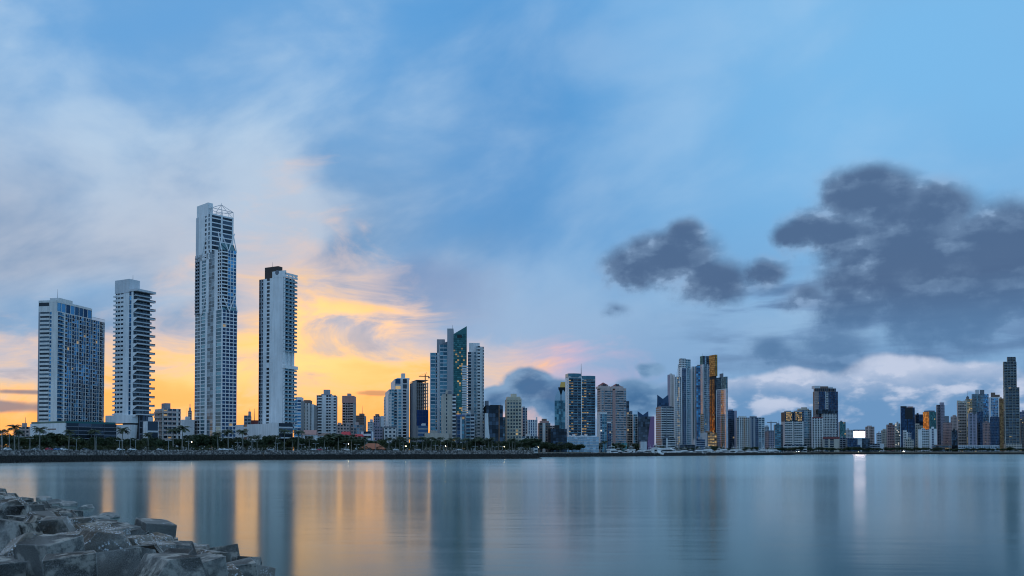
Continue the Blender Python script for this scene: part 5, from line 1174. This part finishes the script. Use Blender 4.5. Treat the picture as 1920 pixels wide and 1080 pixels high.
def palm_proto(seed, H):
    r = random.Random(seed); t = MB(); pr = None
    lean = r.uniform(-.5, .5); pts = []
    for k in range(7):
        f = k / 6; pts.append((lean * f * f, r.uniform(-.04, .04), H * .78 * f - (.6 if k == 0 else 0), .30 * (1 - .25 * f) * (1.15 if k in (0, 3) else 1)))
    for a, b in zip(pts, pts[1:]): t.tube(a[:3], b[:3], a[3], b[3], 8, caps=False)
    top = Vector(pts[-1][:3])
    sh = MB(); sh.tube(tuple(top), (top.x, top.y, top.z + H * .09), .22, .12, 7)
    c = MB(); top = top + Vector((0, 0, H * .08)); n = 21
    for i in range(n):
        a = 6.283 * i / n + r.uniform(-.2, .2); el = r.uniform(-.15, 1.2); Lf = H * .34 * r.uniform(.85, 1.15); d = Vector((math.cos(a), math.sin(a), 0)); p = top.copy(); ang = el; N = 9; side = Vector((-d.y, d.x, 0))
        for k in range(N):
            stp = Lf / N; q = p + (d * math.cos(ang) + Vector((0, 0, 1)) * math.sin(ang)) * stp; ang -= .13 + .07 * el
            w = 1.3 * math.sin(math.pi * (k + .8) / (N + 1)) * H / 13 + .08
            for sg in (-1, 1):
                tip = (p + q) / 2 + side * sg * w * r.uniform(.8, 1.1) + Vector((0, 0, -w * r.uniform(.3, .75)))
                c.tri(tuple(p), tuple(q), tuple(tip + (q - p) * .5), r.random())
            p = q
    return t.mesh('trunk', 'palm_bark'), sh.mesh('crownshaft', 'leaf_olive'), c.mesh('crown', 'leaf_palm'), H
PALMS = [palm_proto(s, 13.0) for s in range(5)]
items_p, items_t = [], []
def put_palm(px, top, off=15, D=None):
    D = D or shoreD(px) + off; zb = baseZ(px); h = wz(top, D) - zb
    pm = random.choice(PALMS); s = h / pm[3] / 1.02
    o = thing('palm_tree', 'x', 'palm', (wx(px, D), D, zb), random.uniform(0, 6.28), 'palms along the waterfront'); sx = s * (1.0 if h > 11 else 1.15); o.scale = (sx, sx, s)
    for k, nm in enumerate(('trunk', 'crownshaft', 'crown')): link(nm, pm[k], o)
    items_p.append((px, o))
def put_tree(px, off, h, kind=None, D=None, wide=1.0):
    D = D or shoreD(px) + off; k = random.randrange(5) if kind is None else kind; tr = TREES[k]
    full = (8.6, 9.6, 8.2, 7.2, 8.8, 4.0)[k]; s = h / full
    o = thing('tree', 'x', 'tree', (wx(px, D), D, baseZ(px)), random.uniform(0, 6.28), 'leafy trees along the waterfront'); o.scale = (s * wide, s * wide, s)
    link('trunk', tr[0], o); link('crown', tr[1], o); items_t.append((px, o))
for px, top in ((4, 803), (27, 794), (36, 806), (75, 798), (128, 804), (179, 803), (229, 799), (277, 810), (324, 800), (341, 796), (354, 814), (408, 808), (428, 803), (446, 818), (455, 803), (470, 816), (482, 814), (517, 814), (532, 802), (549, 818),
                (559, 804), (579, 816), (608, 817), (659, 819), (684, 818), (704, 826), (730, 819), (742, 822), (750, 817), (757, 820), (769, 818), (781, 819), (792, 817), (800, 820), (809, 818), (817, 821), (826, 818), (838, 823), (847, 820), (857, 818), (866, 823), (875, 820), (892, 821), (910, 824), (916, 820), (923, 819), (934, 826), (955, 822), (961, 821), (966, 822), (977, 829)):
    put_palm(px + random.uniform(-1, 1), top, random.uniform(11, 17))
put_palm(634, 812, 13)
for px, h, wd in ((505, 13, 1.0), (634, 13.5, 1.9), (612, 12, 1.3), (655, 11, 1.3), (897, 13, 1.2), (95, 11, 1.2), (103, 10, 1.1), (385, 12, 1.2), (370, 12, 1.1), (400, 11.5, 1.1), (560, 11, 1.1)):
    put_tree(px, 34, h, random.choice((0, 1, 2)), wide=wd)
px = -25.0
while px < 1000:
    put_tree(px, random.uniform(22, 48), random.uniform(6.5, 10.2) * (1.0 if px < 730 else .95)); px += random.uniform(5.5, 9.5)
und = MB(); ru = random.Random(8); px = -10.0              # low shrubs and hedges under the trees: one mass
while px < 995:
    D = shoreD(px) + ru.uniform(16.5, 22); hh = ru.uniform(2.2, 4.6); ww = ru.uniform(1.8, 3.4); cx = wx(px, D)
    for q in range(190):
        u = ru.uniform(-.1, 1); a = ru.uniform(0, 6.28); k = math.sqrt(max(0, 1 - u * u)) * ru.uniform(.7, 1.1)
        c = Vector((cx + ww * k * math.cos(a), D + ww * k * math.sin(a), PZ + hh * max(0, u) * ru.uniform(.85, 1.1)))
        d = Vector((ru.gauss(0, 1), ru.gauss(0, 1), ru.gauss(0, .7))).normalized(); e = d.orthogonal().normalized() * ru.uniform(.2, .42); f = d.cross(e) * ru.uniform(.6, .9)
        und.quad(tuple(c - e), tuple(c - f), tuple(c + e), tuple(c + f), ru.random())
    px += ru.uniform(4, 8)
uo = und.build('undergrowth', 'leaf_olive', kind='stuff'); uo['label'] = 'dark low shrubs and hedges under the promenade trees'; uo['category'] = 'shrubs'
px = 985.0
while px < 1240:
    put_tree(px, random.uniform(14, 60), random.uniform(7, 12), wide=1.2); px += random.uniform(4, 9)
for px, top in ((1012, 826), (1050, 828), (1088, 829), (1126, 830), (1134, 826), (1160, 829), (1190, 830), (1206, 831)): put_palm(px, top, 20)
px = 1240.0
while px < 1470:
    put_tree(px, random.uniform(6, 22), random.uniform(6, 10), wide=1.3); px += random.uniform(6, 14)
px = 1468.0
while px < 1930:
    put_tree(px, random.uniform(12, 40), random.uniform(5.5, 10.5), wide=1.4); px += random.uniform(4.5, 9)
label_all(items_p, 'feathery pale-trunked palm')
label_all(items_t, 'dark leafy tree')

# ---- street lamps
lit_mat('lamp_glow', (1.0, .80, .50), 26.0)
lit_mat('lamp_glow_white', (1.0, .92, .78), 60.0)
items_l = []
def lamp(px, top, lit=None, D=None, single=False):
    D = D or shoreD(px) + 10.5; zb = baseZ(px); h = wz(top, D) - zb
    o = thing('street_lamp', 'x', 'street lamp', (wx(px, D), D, zb), random.uniform(-.2, .2), 'street lamps along the waterfront')
    m = MB(); m.tube((0, 0, -.3), (0, 0, h), .11, .07, 7); m.build('pole', 'pale', o)
    for sg in ((1,) if single else (-1, 1)):
        m = MB(); m.tube((0, 0, h - .15), (sg * 1.5, 0, h + .1), .07, .06, 5); m.build('arm', 'pale', o)
        m = MB(); m.hexa([(sg * 1.2, -.2, h), (sg * 2.2, -.16, h + .05), (sg * 2.2, .16, h + .05), (sg * 1.2, .2, h), (sg * 1.25, -.1, h + .24), (sg * 2.1, -.1, h + .22), (sg * 2.1, .1, h + .22), (sg * 1.25, .1, h + .24)] if sg > 0 else
                         [(sg * 2.2, -.16, h + .05), (sg * 1.2, -.2, h), (sg * 1.2, .2, h), (sg * 2.2, .16, h + .05), (sg * 2.1, -.1, h + .22), (sg * 1.25, -.1, h + .24), (sg * 1.25, .1, h + .24), (sg * 2.1, .1, h + .22)]); hd = m.build('lamp_head', 'pale', o)
        if lit and (sg > 0 or lit == 2):
            m = MB(); m.tube((sg * 1.7, 0, h - .42), (sg * 1.7, 0, h - .02), .15, .2, 8, 1.0); m.build('bulb', 'lamp_glow' if lit == 1 else 'lamp_glow_white', hd)
    items_l.append((px, o))
for px, top, lit in ((2, 812, 0), (17, 812, 0), (56, 822, 0), (143, 823, 0), (180, 815, 0), (254, 825, 0), (224, 826, 0), (244, 820, 0), (354, 828, 1), (316, 826, 0), (446, 830, 0), (474, 828, 0), (520, 831, 0), (566, 833, 0), (592, 832, 0), (649, 832, 1), (669, 834, 0), (757, 836, 1), (778, 836, 0), (817, 835, 0), (831, 836, 1), (891, 837, 0), (905, 836, 0), (942, 837, 1), (928, 838, 0), (976, 839, 0)):
    lamp(px, top, lit)
for px, top, lit in ((1006, 838, 1), (1118, 840, 2), (1165, 840, 0), (1226, 841, 1), (1433, 843, 2), (1496, 846, 2), (1647, 846, 1), (1695, 846, 2), (1608, 847, 1), (1780, 834, 0)):
    lamp(px, top, lit, shoreD(px) + 6)
label_all(items_l, 'white double-arm street lamp')

# ---- parked cars on the promenade road
def car_proto(col):
    def prof(pts, w0, w1, z_split):
        m = MB(); n = len(pts)
        L = [(x, -(w0 if z < z_split else w1), z) for x, z in pts]; Rr = [(x, (w0 if z < z_split else w1), z) for x, z in pts]
        k = len(m.v); m.v += L + Rr; m.f.append(tuple(k + i for i in range(n))); m.f.append(tuple(k + 2 * n - 1 - i for i in range(n))); m.r += [0, 0]
        for i in range(n):
            j = (i + 1) % n; m.f.append((k + j, k + i, k + n + i, k + n + j)); m.r.append(0)
        return m
    body = prof([(-2.1, .32), (2.1, .32), (2.18, .6), (2.05, .82), (1.0, .95), (-1.7, .98), (-2.15, .85), (-2.2, .55)], .86, .84, .7)
    cab = prof([(-1.65, .96), (1.0, .94), (.35, 1.42), (-1.0, 1.46)], .80, .62, 1.1)
    wh = MB(); wh.tube((0, -.1, 0), (0, .1, 0), .33, .33, 12)
    gl = MB()
    for sg in (-1, 1): gl.quad((-1.35, sg * .80, 1.0), (.72, sg * .80, 1.0), (.28, sg * .665, 1.38), (-.95, sg * .665, 1.40), .2)
    hl = MB(); hl.box(2.08, 2.2, -.12, .12, .6, .74)
    return dict(body=body.mesh('body', col), cabin=cab.mesh('cabin', col), wheel=wh.mesh('wheel', 'black'), glass=gl.mesh('side_windows', 'g_dark'), headlight=hl.mesh('headlight', 'g_pale'))
def paint(name, c):
    m, nt, b = new_mat(name); b.inputs['Base Color'].default_value = c + (1,); b.inputs['Roughness'].default_value = .3; b.inputs['Coat Weight'].default_value = .5
paint('car_white', (.78, .78, .78)); paint('car_silver', (.42, .43, .45)); paint('car_red', (.5, .03, .06)); paint('car_blue', (.06, .16, .36)); paint('car_dark', (.03, .03, .035))
CARS = {c: car_proto('car_' + c) for c in ('white', 'silver', 'red', 'blue', 'dark')}
items_c = {}
for px, c in ((12, 'white'), (66, 'silver'), (90, 'red'), (106, 'blue'), (119, 'white'), (160, 'dark'), (226, 'white'), (248, 'white'), (300, 'silver'), (413, 'white'), (424, 'white'), (432, 'silver'), (452, 'dark'), (508, 'silver'), (588, 'white'), (598, 'red'), (650, 'white'), (690, 'dark'), (742, 'white'), (783, 'silver'), (860, 'white')):
    D = shoreD(px) + 13.5; q = CARS[c]
    t = (Vector(P(px + 20, shoreD(px + 20))) - Vector(P(px - 20, shoreD(px - 20)))); rz = math.atan2(t.y, t.x) + (math.pi if random.random() < .5 else 0)
    o = thing('parked_car', 'x', 'car', (wx(px, D), D, PZ), rz, 'cars parked on the promenade'); o.scale = (1.08, 1.08, 1.12)
    link('body', q['body'], o); link('cabin', q['cabin'], o); link('side_windows', q['glass'], o)
    for x in (-1.35, 1.35):
        for y in (-.8, .8): link('wheel', q['wheel'], o, loc=(x, y, .33))
    for y in (-.6, .6): link('headlight', q['headlight'], o, loc=(0, y, 0))
    items_c.setdefault(c, []).append((px, o))
for c, it in items_c.items(): label_all(it, '%s parked car' % c)

# ---- yachts behind the breakwater
def yacht_proto(seed):
    r = random.Random(seed); L = 9.0; hull = MB(); N = 10; prev = None
    for k in range(N + 1):
        t = k / N; x = -L + 2 * L * t; w = 2.5 * (1 - max(0, (t - .45) / .55) ** 2.2) * (.92 + .08 * min(1, t * 4)) + .03; sh = 1.9 + .9 * t * t; keel = -.4 + .5 * max(0, t - .8) * 4
        sec = [(x, -w, sh), (x, -w * .8, .1), (x, 0, keel), (x, w * .8, .1), (x, w, sh)]
        if prev:
            for i in range(4): hull.quad(prev[i], sec[i], sec[i + 1], prev[i + 1])
            hull.quad(prev[4], sec[4], sec[0], prev[0])
        else:
            hull.f.append((0, 1, 2, 3, 4)); hull.v += sec; hull.r.append(0)
        prev = sec
    cab = MB(); cab.hexa([(-6.5, -2.0, 2.0), (4.2, -1.7, 2.3), (4.2, 1.7, 2.3), (-6.5, 2.0, 2.0), (-6.0, -1.8, 4.3), (1.5, -1.5, 4.4), (1.5, 1.5, 4.4), (-6.0, 1.8, 4.3)])
    win = MB()
    for sg in (-1, 1): win.quad((-5.4, sg * 1.98, 3.0), (2.6, sg * 1.72, 3.2), (1.8, sg * 1.64, 4.0), (-5.4, sg * 1.92, 3.9), .2)
    win.quad((3.5, -1.5, 2.9), (3.5, 1.5, 2.9), (2.0, 1.45, 4.1), (2.0, -1.45, 4.1), .3)
    fly = MB(); fly.hexa([(-6.8, -1.9, 4.4), (.6, -1.4, 4.5), (.6, 1.4, 4.5), (-6.8, 1.9, 4.4), (-6.6, -1.85, 5.1), (-.4, -1.3, 5.3), (-.4, 1.3, 5.3), (-6.6, 1.85, 5.1)])
    top = MB(); top.box(-5.0, -1.0, -1.5, 1.5, 6.7, 6.9)
    for x in (-4.6, -1.5):
        for y in (-1.3, 1.3): top.tube((x, y, 5.1), (x, y, 6.7), .06, .06, 5)
    mast = MB(); mast.tube((-3, 0, 6.9), (-3.4, 0, 9.2 + r.random() * 2), .1, .04, 5); mast.box(-3.5, -2.6, -.5, .5, 7.2, 7.45); mast.tube((-2, .8, 6.9), (-2.2, .9, 12), .04, .02, 4)
    return [('hull', hull.mesh('hull', 'whitepaint')), ('cabin', cab.mesh('cabin', 'whitepaint')), ('cabin_windows', win.mesh('cabin_windows', 'g_dark')), ('flybridge', fly.mesh('flybridge', 'whitepaint')), ('hardtop', top.mesh('hardtop', 'whitepaint')), ('radar_mast', mast.mesh('radar_mast', 'whitepaint'))]
YP = yacht_proto(3); items_y = []
px = 1152.0
while px < 1462:
    Db = interp(BREAK, px) + random.uniform(24, 60); s = random.uniform(1.05, 1.7)
    o = thing('yacht', 'x', 'yacht', (wx(px, Db), Db, 0), random.choice((0, 0, math.pi, .5, 2.6, -.5)) + random.uniform(-.35, .35), 'white motor yachts in the marina'); o.scale = (s, s, s * random.uniform(1.0, 1.25))
    for nm, me in YP: link(nm, me, o)
    items_y.append((px, o)); px += random.uniform(6, 13)
label_all(items_y, 'white motor yacht')

# harbour crane far off
c = thing('tower_crane', 'distant thin tower crane over the rosy brick block', 'crane', (wx(1446, 2100), 2100, GZ), 0)
h = wz(791, 2100) - GZ
m = MB(); m.box(-1, 1, -1, 1, 0, h); m.build('mast', 'slate', c); m = MB(); m.box(-9, 14, -.8, .8, h - 2.2, h - .4); m.build('jib', 'slate', c); m = MB(); m.tube((0, 0, h), (0, 0, h + 4), .8, .3, 4); m.build('apex', 'slate', c)
# ------------------------------------------------------------------ foreground: pile of concrete armour blocks
def block_mat():
    m, nt, b = new_mat('block_concrete')
    oi = nt.nodes.new('ShaderNodeObjectInfo'); rnd = E(oi.outputs['Random'])
    tc = objco(); oc = E(tc.outputs['Object'])
    ofs = nt.nodes.new('ShaderNodeVectorMath'); ofs.operation = 'ADD'; nt.links.new(tc.outputs['Object'], ofs.inputs[0])
    E.put(ofs.inputs[1], vec(rnd * 37.0, rnd * 91.0, rnd * 13.0)); v = E(ofs.outputs[0])
    n1 = noise(v, 1.6, 6, .65); n2 = noise(v, 7.0, 5, .65); n3 = noise(v, 28.0, 3, .6)
    base = mixc(sstep(n1 * .5 + noise(v, .8, 2, .5) * .5, 0.50, .60), (.017, .015, .013, 1), (.33, .305, .27, 1))
    base = mixc(sstep(rnd, .55, .95) * .6, base, (.21, .155, .11, 1))
    base = mixc(sstep(n2, .50, .62) * .75, base, (.045, .046, .048, 1))
    base = mixc(sstep(n3, .60, .72) * .5, base, (.36, .36, .36, 1))
    vo = nt.nodes.new('ShaderNodeTexVoronoi'); vo.inputs['Scale'].default_value = 11.0; vo.inputs['Randomness'].default_value = 1.0
    nt.links.new(ofs.outputs[0], vo.inputs['Vector'])
    sp = nt.nodes.new('ShaderNodeSeparateColor'); nt.links.new(vo.outputs['Color'], sp.inputs[0])
    spot = sstep(E(vo.outputs['Distance']) + (n3 - .5) * .35, .50, .36) * sstep(E(sp.outputs[0]), .35, .5)
    patch = sstep(noise(v, 1.1, 3, .5) + (rnd - .5) * .8, .74, .80)
    base = mixc(spot * patch, base, (.66, .68, .72, 1))
    ge = nt.nodes.new('ShaderNodeNewGeometry')
    base = mixc(sstep(E(ge.outputs['Pointiness']) + (n3 - .5) * .06, .53, .60) * .6, base, (.42, .42, .41, 1))
    E.put(b.inputs['Base Color'], base); b.inputs['Roughness'].default_value = .9; b.inputs['Specular IOR Level'].default_value = .12
    bump(nt, b, n1 * .5 + n2 * .35 + n3 * .2, .55, .07)
block_mat()
wall_mat('rubble', (.035, .035, .034), .95)
import bmesh
def armour_mesh(seed, kind):
    r = random.Random(seed); bm = bmesh.new()
    if kind == 'hex':
        ring = []
        for k in range(6):
            a = math.pi / 6 + k * math.pi / 3 + math.pi / 6; ring.append((math.cos(a) * 1.02, math.sin(a) * .92))
        n = 6
    else:
        ring = [(-.86, -.8), (.86, -.8), (.84, .8), (-.84, .8)]; n = 4
    L = .95
    a = [bm.verts.new((x * r.uniform(.9, 1.06), -L * r.uniform(.88, 1.05), z * r.uniform(.92, 1.05))) for x, z in ring]
    c = [bm.verts.new((x * r.uniform(.9, 1.06), L * r.uniform(.88, 1.05), z * r.uniform(.92, 1.05))) for x, z in ring]
    bm.faces.new(a); bm.faces.new(c[::-1])
    for i in range(n): bm.faces.new((a[i], c[i], c[(i + 1) % n], a[(i + 1) % n]))
    bmesh.ops.recalc_face_normals(bm, faces=bm.faces)
    bmesh.ops.bevel(bm, geom=list(bm.edges), offset=.045, segments=2, profile=.6, affect='EDGES')
    for v in bm.verts: v.co += Vector((r.uniform(-1, 1), r.uniform(-1, 1), r.uniform(-1, 1))) * .010
    for q in range(1):                                        # knock off a corner or two
        cn = Vector((r.choice((-1, 1)) * .95, r.choice((-1, 1)) * .9, r.choice((-1, 1)) * .85)); no = cn.normalized()
        res = bmesh.ops.bisect_plane(bm, geom=list(bm.verts) + list(bm.edges) + list(bm.faces), plane_co=no * (no.dot(cn) * r.uniform(.78, .95)), plane_no=no, clear_outer=True)
        ed = [e for e in res['geom_cut'] if isinstance(e, bmesh.types.BMEdge)]
        if ed: bmesh.ops.edgeloop_fill(bm, edges=ed)
    me = bpy.data.meshes.new('concrete_block'); bm.to_mesh(me); bm.free(); me.materials.append(MATS['block_concrete']); return me
HEX = [armour_mesh(s, 'hex') for s in range(7)]; CUB = [armour_mesh(40 + s, 'cube') for s in range(5)]
EO = Vector((-11.6, 43.0)); ED = Vector((-62.4, 85.0)).normalized(); EN = Vector((-ED.y, ED.x))
if EN.x > 0: EN = -EN
def pile_z(t): return min(2.35, .29 * (t - 2.0))
def to_px(v):
    y = v.y; k = v.x / y / math.cos(PITCH) * FPX + 960
    a = math.atan2(v.z - CAMZ, y) - PITCH
    return k, YPP - math.tan(a) * FPX
rb = random.Random(21)
base = MB()
for i in range(-8, 20):
    for j in range(-1, 9):
        q = []
        for (di, dj) in ((0, 0), (1, 0), (1, 1), (0, 1)):
            s, t = (i + di) * 6.0, (j + dj) * 3.0; p = EO + ED * s + EN * t; q.append((p.x, p.y, pile_z(t) - 1.5))
        base.quad(q[0], q[3], q[2], q[1])
base.build('breakwater_core', 'rubble', kind='structure')
STEP = 1.78; blocks = []
rows = {}
for i in range(-18, 54):
    for j in range(0, 12):
        s = (i + rb.uniform(-.16, .16) + (j % 2) * .5) * STEP; t = (j + 2.0 + rb.uniform(-.16, .16)) * STEP * .95
        p = EO + ED * s + EN * t; z = pile_z(t) + rb.uniform(-.2, .25) + (.36 if (i + j) % 2 else -.32)
        if p.y < 8 or rb.random() < .07: continue
        px, py = to_px(Vector((p.x, p.y, z)))
        if px < -40 or px > 470 or py > 1125 or p.y > 118: continue
        me = rb.choice(HEX) if rb.random() < .68 else rb.choice(CUB)
        yaw = math.atan2(-p.x, p.y) + rb.choice((0, 0, .15, -.2, .6, -.6)) + rb.uniform(-.3, .3)
        o = link('concrete_block', me); o.location = (p.x, p.y, z)
        o.rotation_euler = (rb.gauss(0, .11), rb.gauss(0, .13) + (math.pi / 3 * rb.randrange(6) if me in HEX else math.pi / 2 * rb.randrange(4)), yaw)
        sc = rb.uniform(.88, 1.08) * .80; o.scale = (sc, sc, sc)
        rows.setdefault(i, []).append((j, o, me in HEX))
order = sorted(rows)
for n, i in enumerate(order):
    for k, (j, o, hx) in enumerate(sorted(rows[i], key=lambda q: q[0])):
        tag(o, '%s concrete block, %s up from the water in the %s row from the camera' % ('six-sided' if hx else 'square', ORD[k], ORD[n % 30] if n < 30 else ('far ' if n < 60 else 'farthest ') + ORD[n % 30]), 'concrete block', 'concrete armour blocks of the near breakwater')
def special(px, py, zc, size, yaw, tx, ty, label, me):
    D = (CAMZ - zc) * FPX / (py - HOR); o = link('concrete_block', me); o.location = (wx(px, D), D, zc); s = size / FPX * D / 1.75; o.scale = (s, s, s); o.rotation_euler = (tx, ty, yaw)
    tag(o, label, 'concrete block', 'concrete armour blocks of the near breakwater')
special(290, 1006, .75, 62, .75, .12, .1, 'big square concrete block standing proud at the water edge, upper left of the tilted pair', CUB[0])
special(421, 1056, .55, 60, .35, -.3, -.12, 'large tilted square concrete block at the lower right end of the pile', CUB[1])
special(466, 1068, .3, 46, .2, -.35, .08, 'smaller tilted concrete block just right of the large tilted one', CUB[2])
special(492, 1078, .2, 40, .5, -.1, .2, 'last concrete block of the pile, furthest right by the water', CUB[3])
# loose rocks awash along the edge
rk = random.Random(5)
def rock_mesh(seed):
    r = random.Random(seed); bm = bmesh.new(); bmesh.ops.create_icosphere(bm, subdivisions=2, radius=1.0)
    for v in bm.verts: v.co *= r.uniform(.75, 1.15); v.co.z *= .6
    me = bpy.data.meshes.new('rock'); bm.to_mesh(me); bm.free(); me.materials.append(MATS['block_concrete']); return me
RK = [rock_mesh(s) for s in range(3)]
WHERE = ['by the nearest end', 'below the large tilted block', 'beside the big square block', 'halfway along the pile', 'off the middle of the pile', 'off the upper pile', 'near the far bend', 'by the far end', 'beyond the far bend', 'furthest out']
for k, (px, py, sz) in enumerate(((345, 1026, .9), (372, 1034, .8), (232, 988, .8), (206, 970, 1.1), (165, 953, .9), (130, 948, 1.2), (185, 975, 1.0), (108, 944, 1.2), (84, 937, 1.1), (250, 992, .7))):
    D = CAMZ * FPX / (py - HOR); o = link('rock', RK[k % 3]); o.location = (wx(px, D), D, .05); o.scale = (sz, sz * .8, sz * .7); o.rotation_euler = (0, 0, rk.uniform(0, 6))
    tag(o, 'dark wet rock awash at the water edge, ' + WHERE[k], 'rock', 'wet rocks at the water edge')
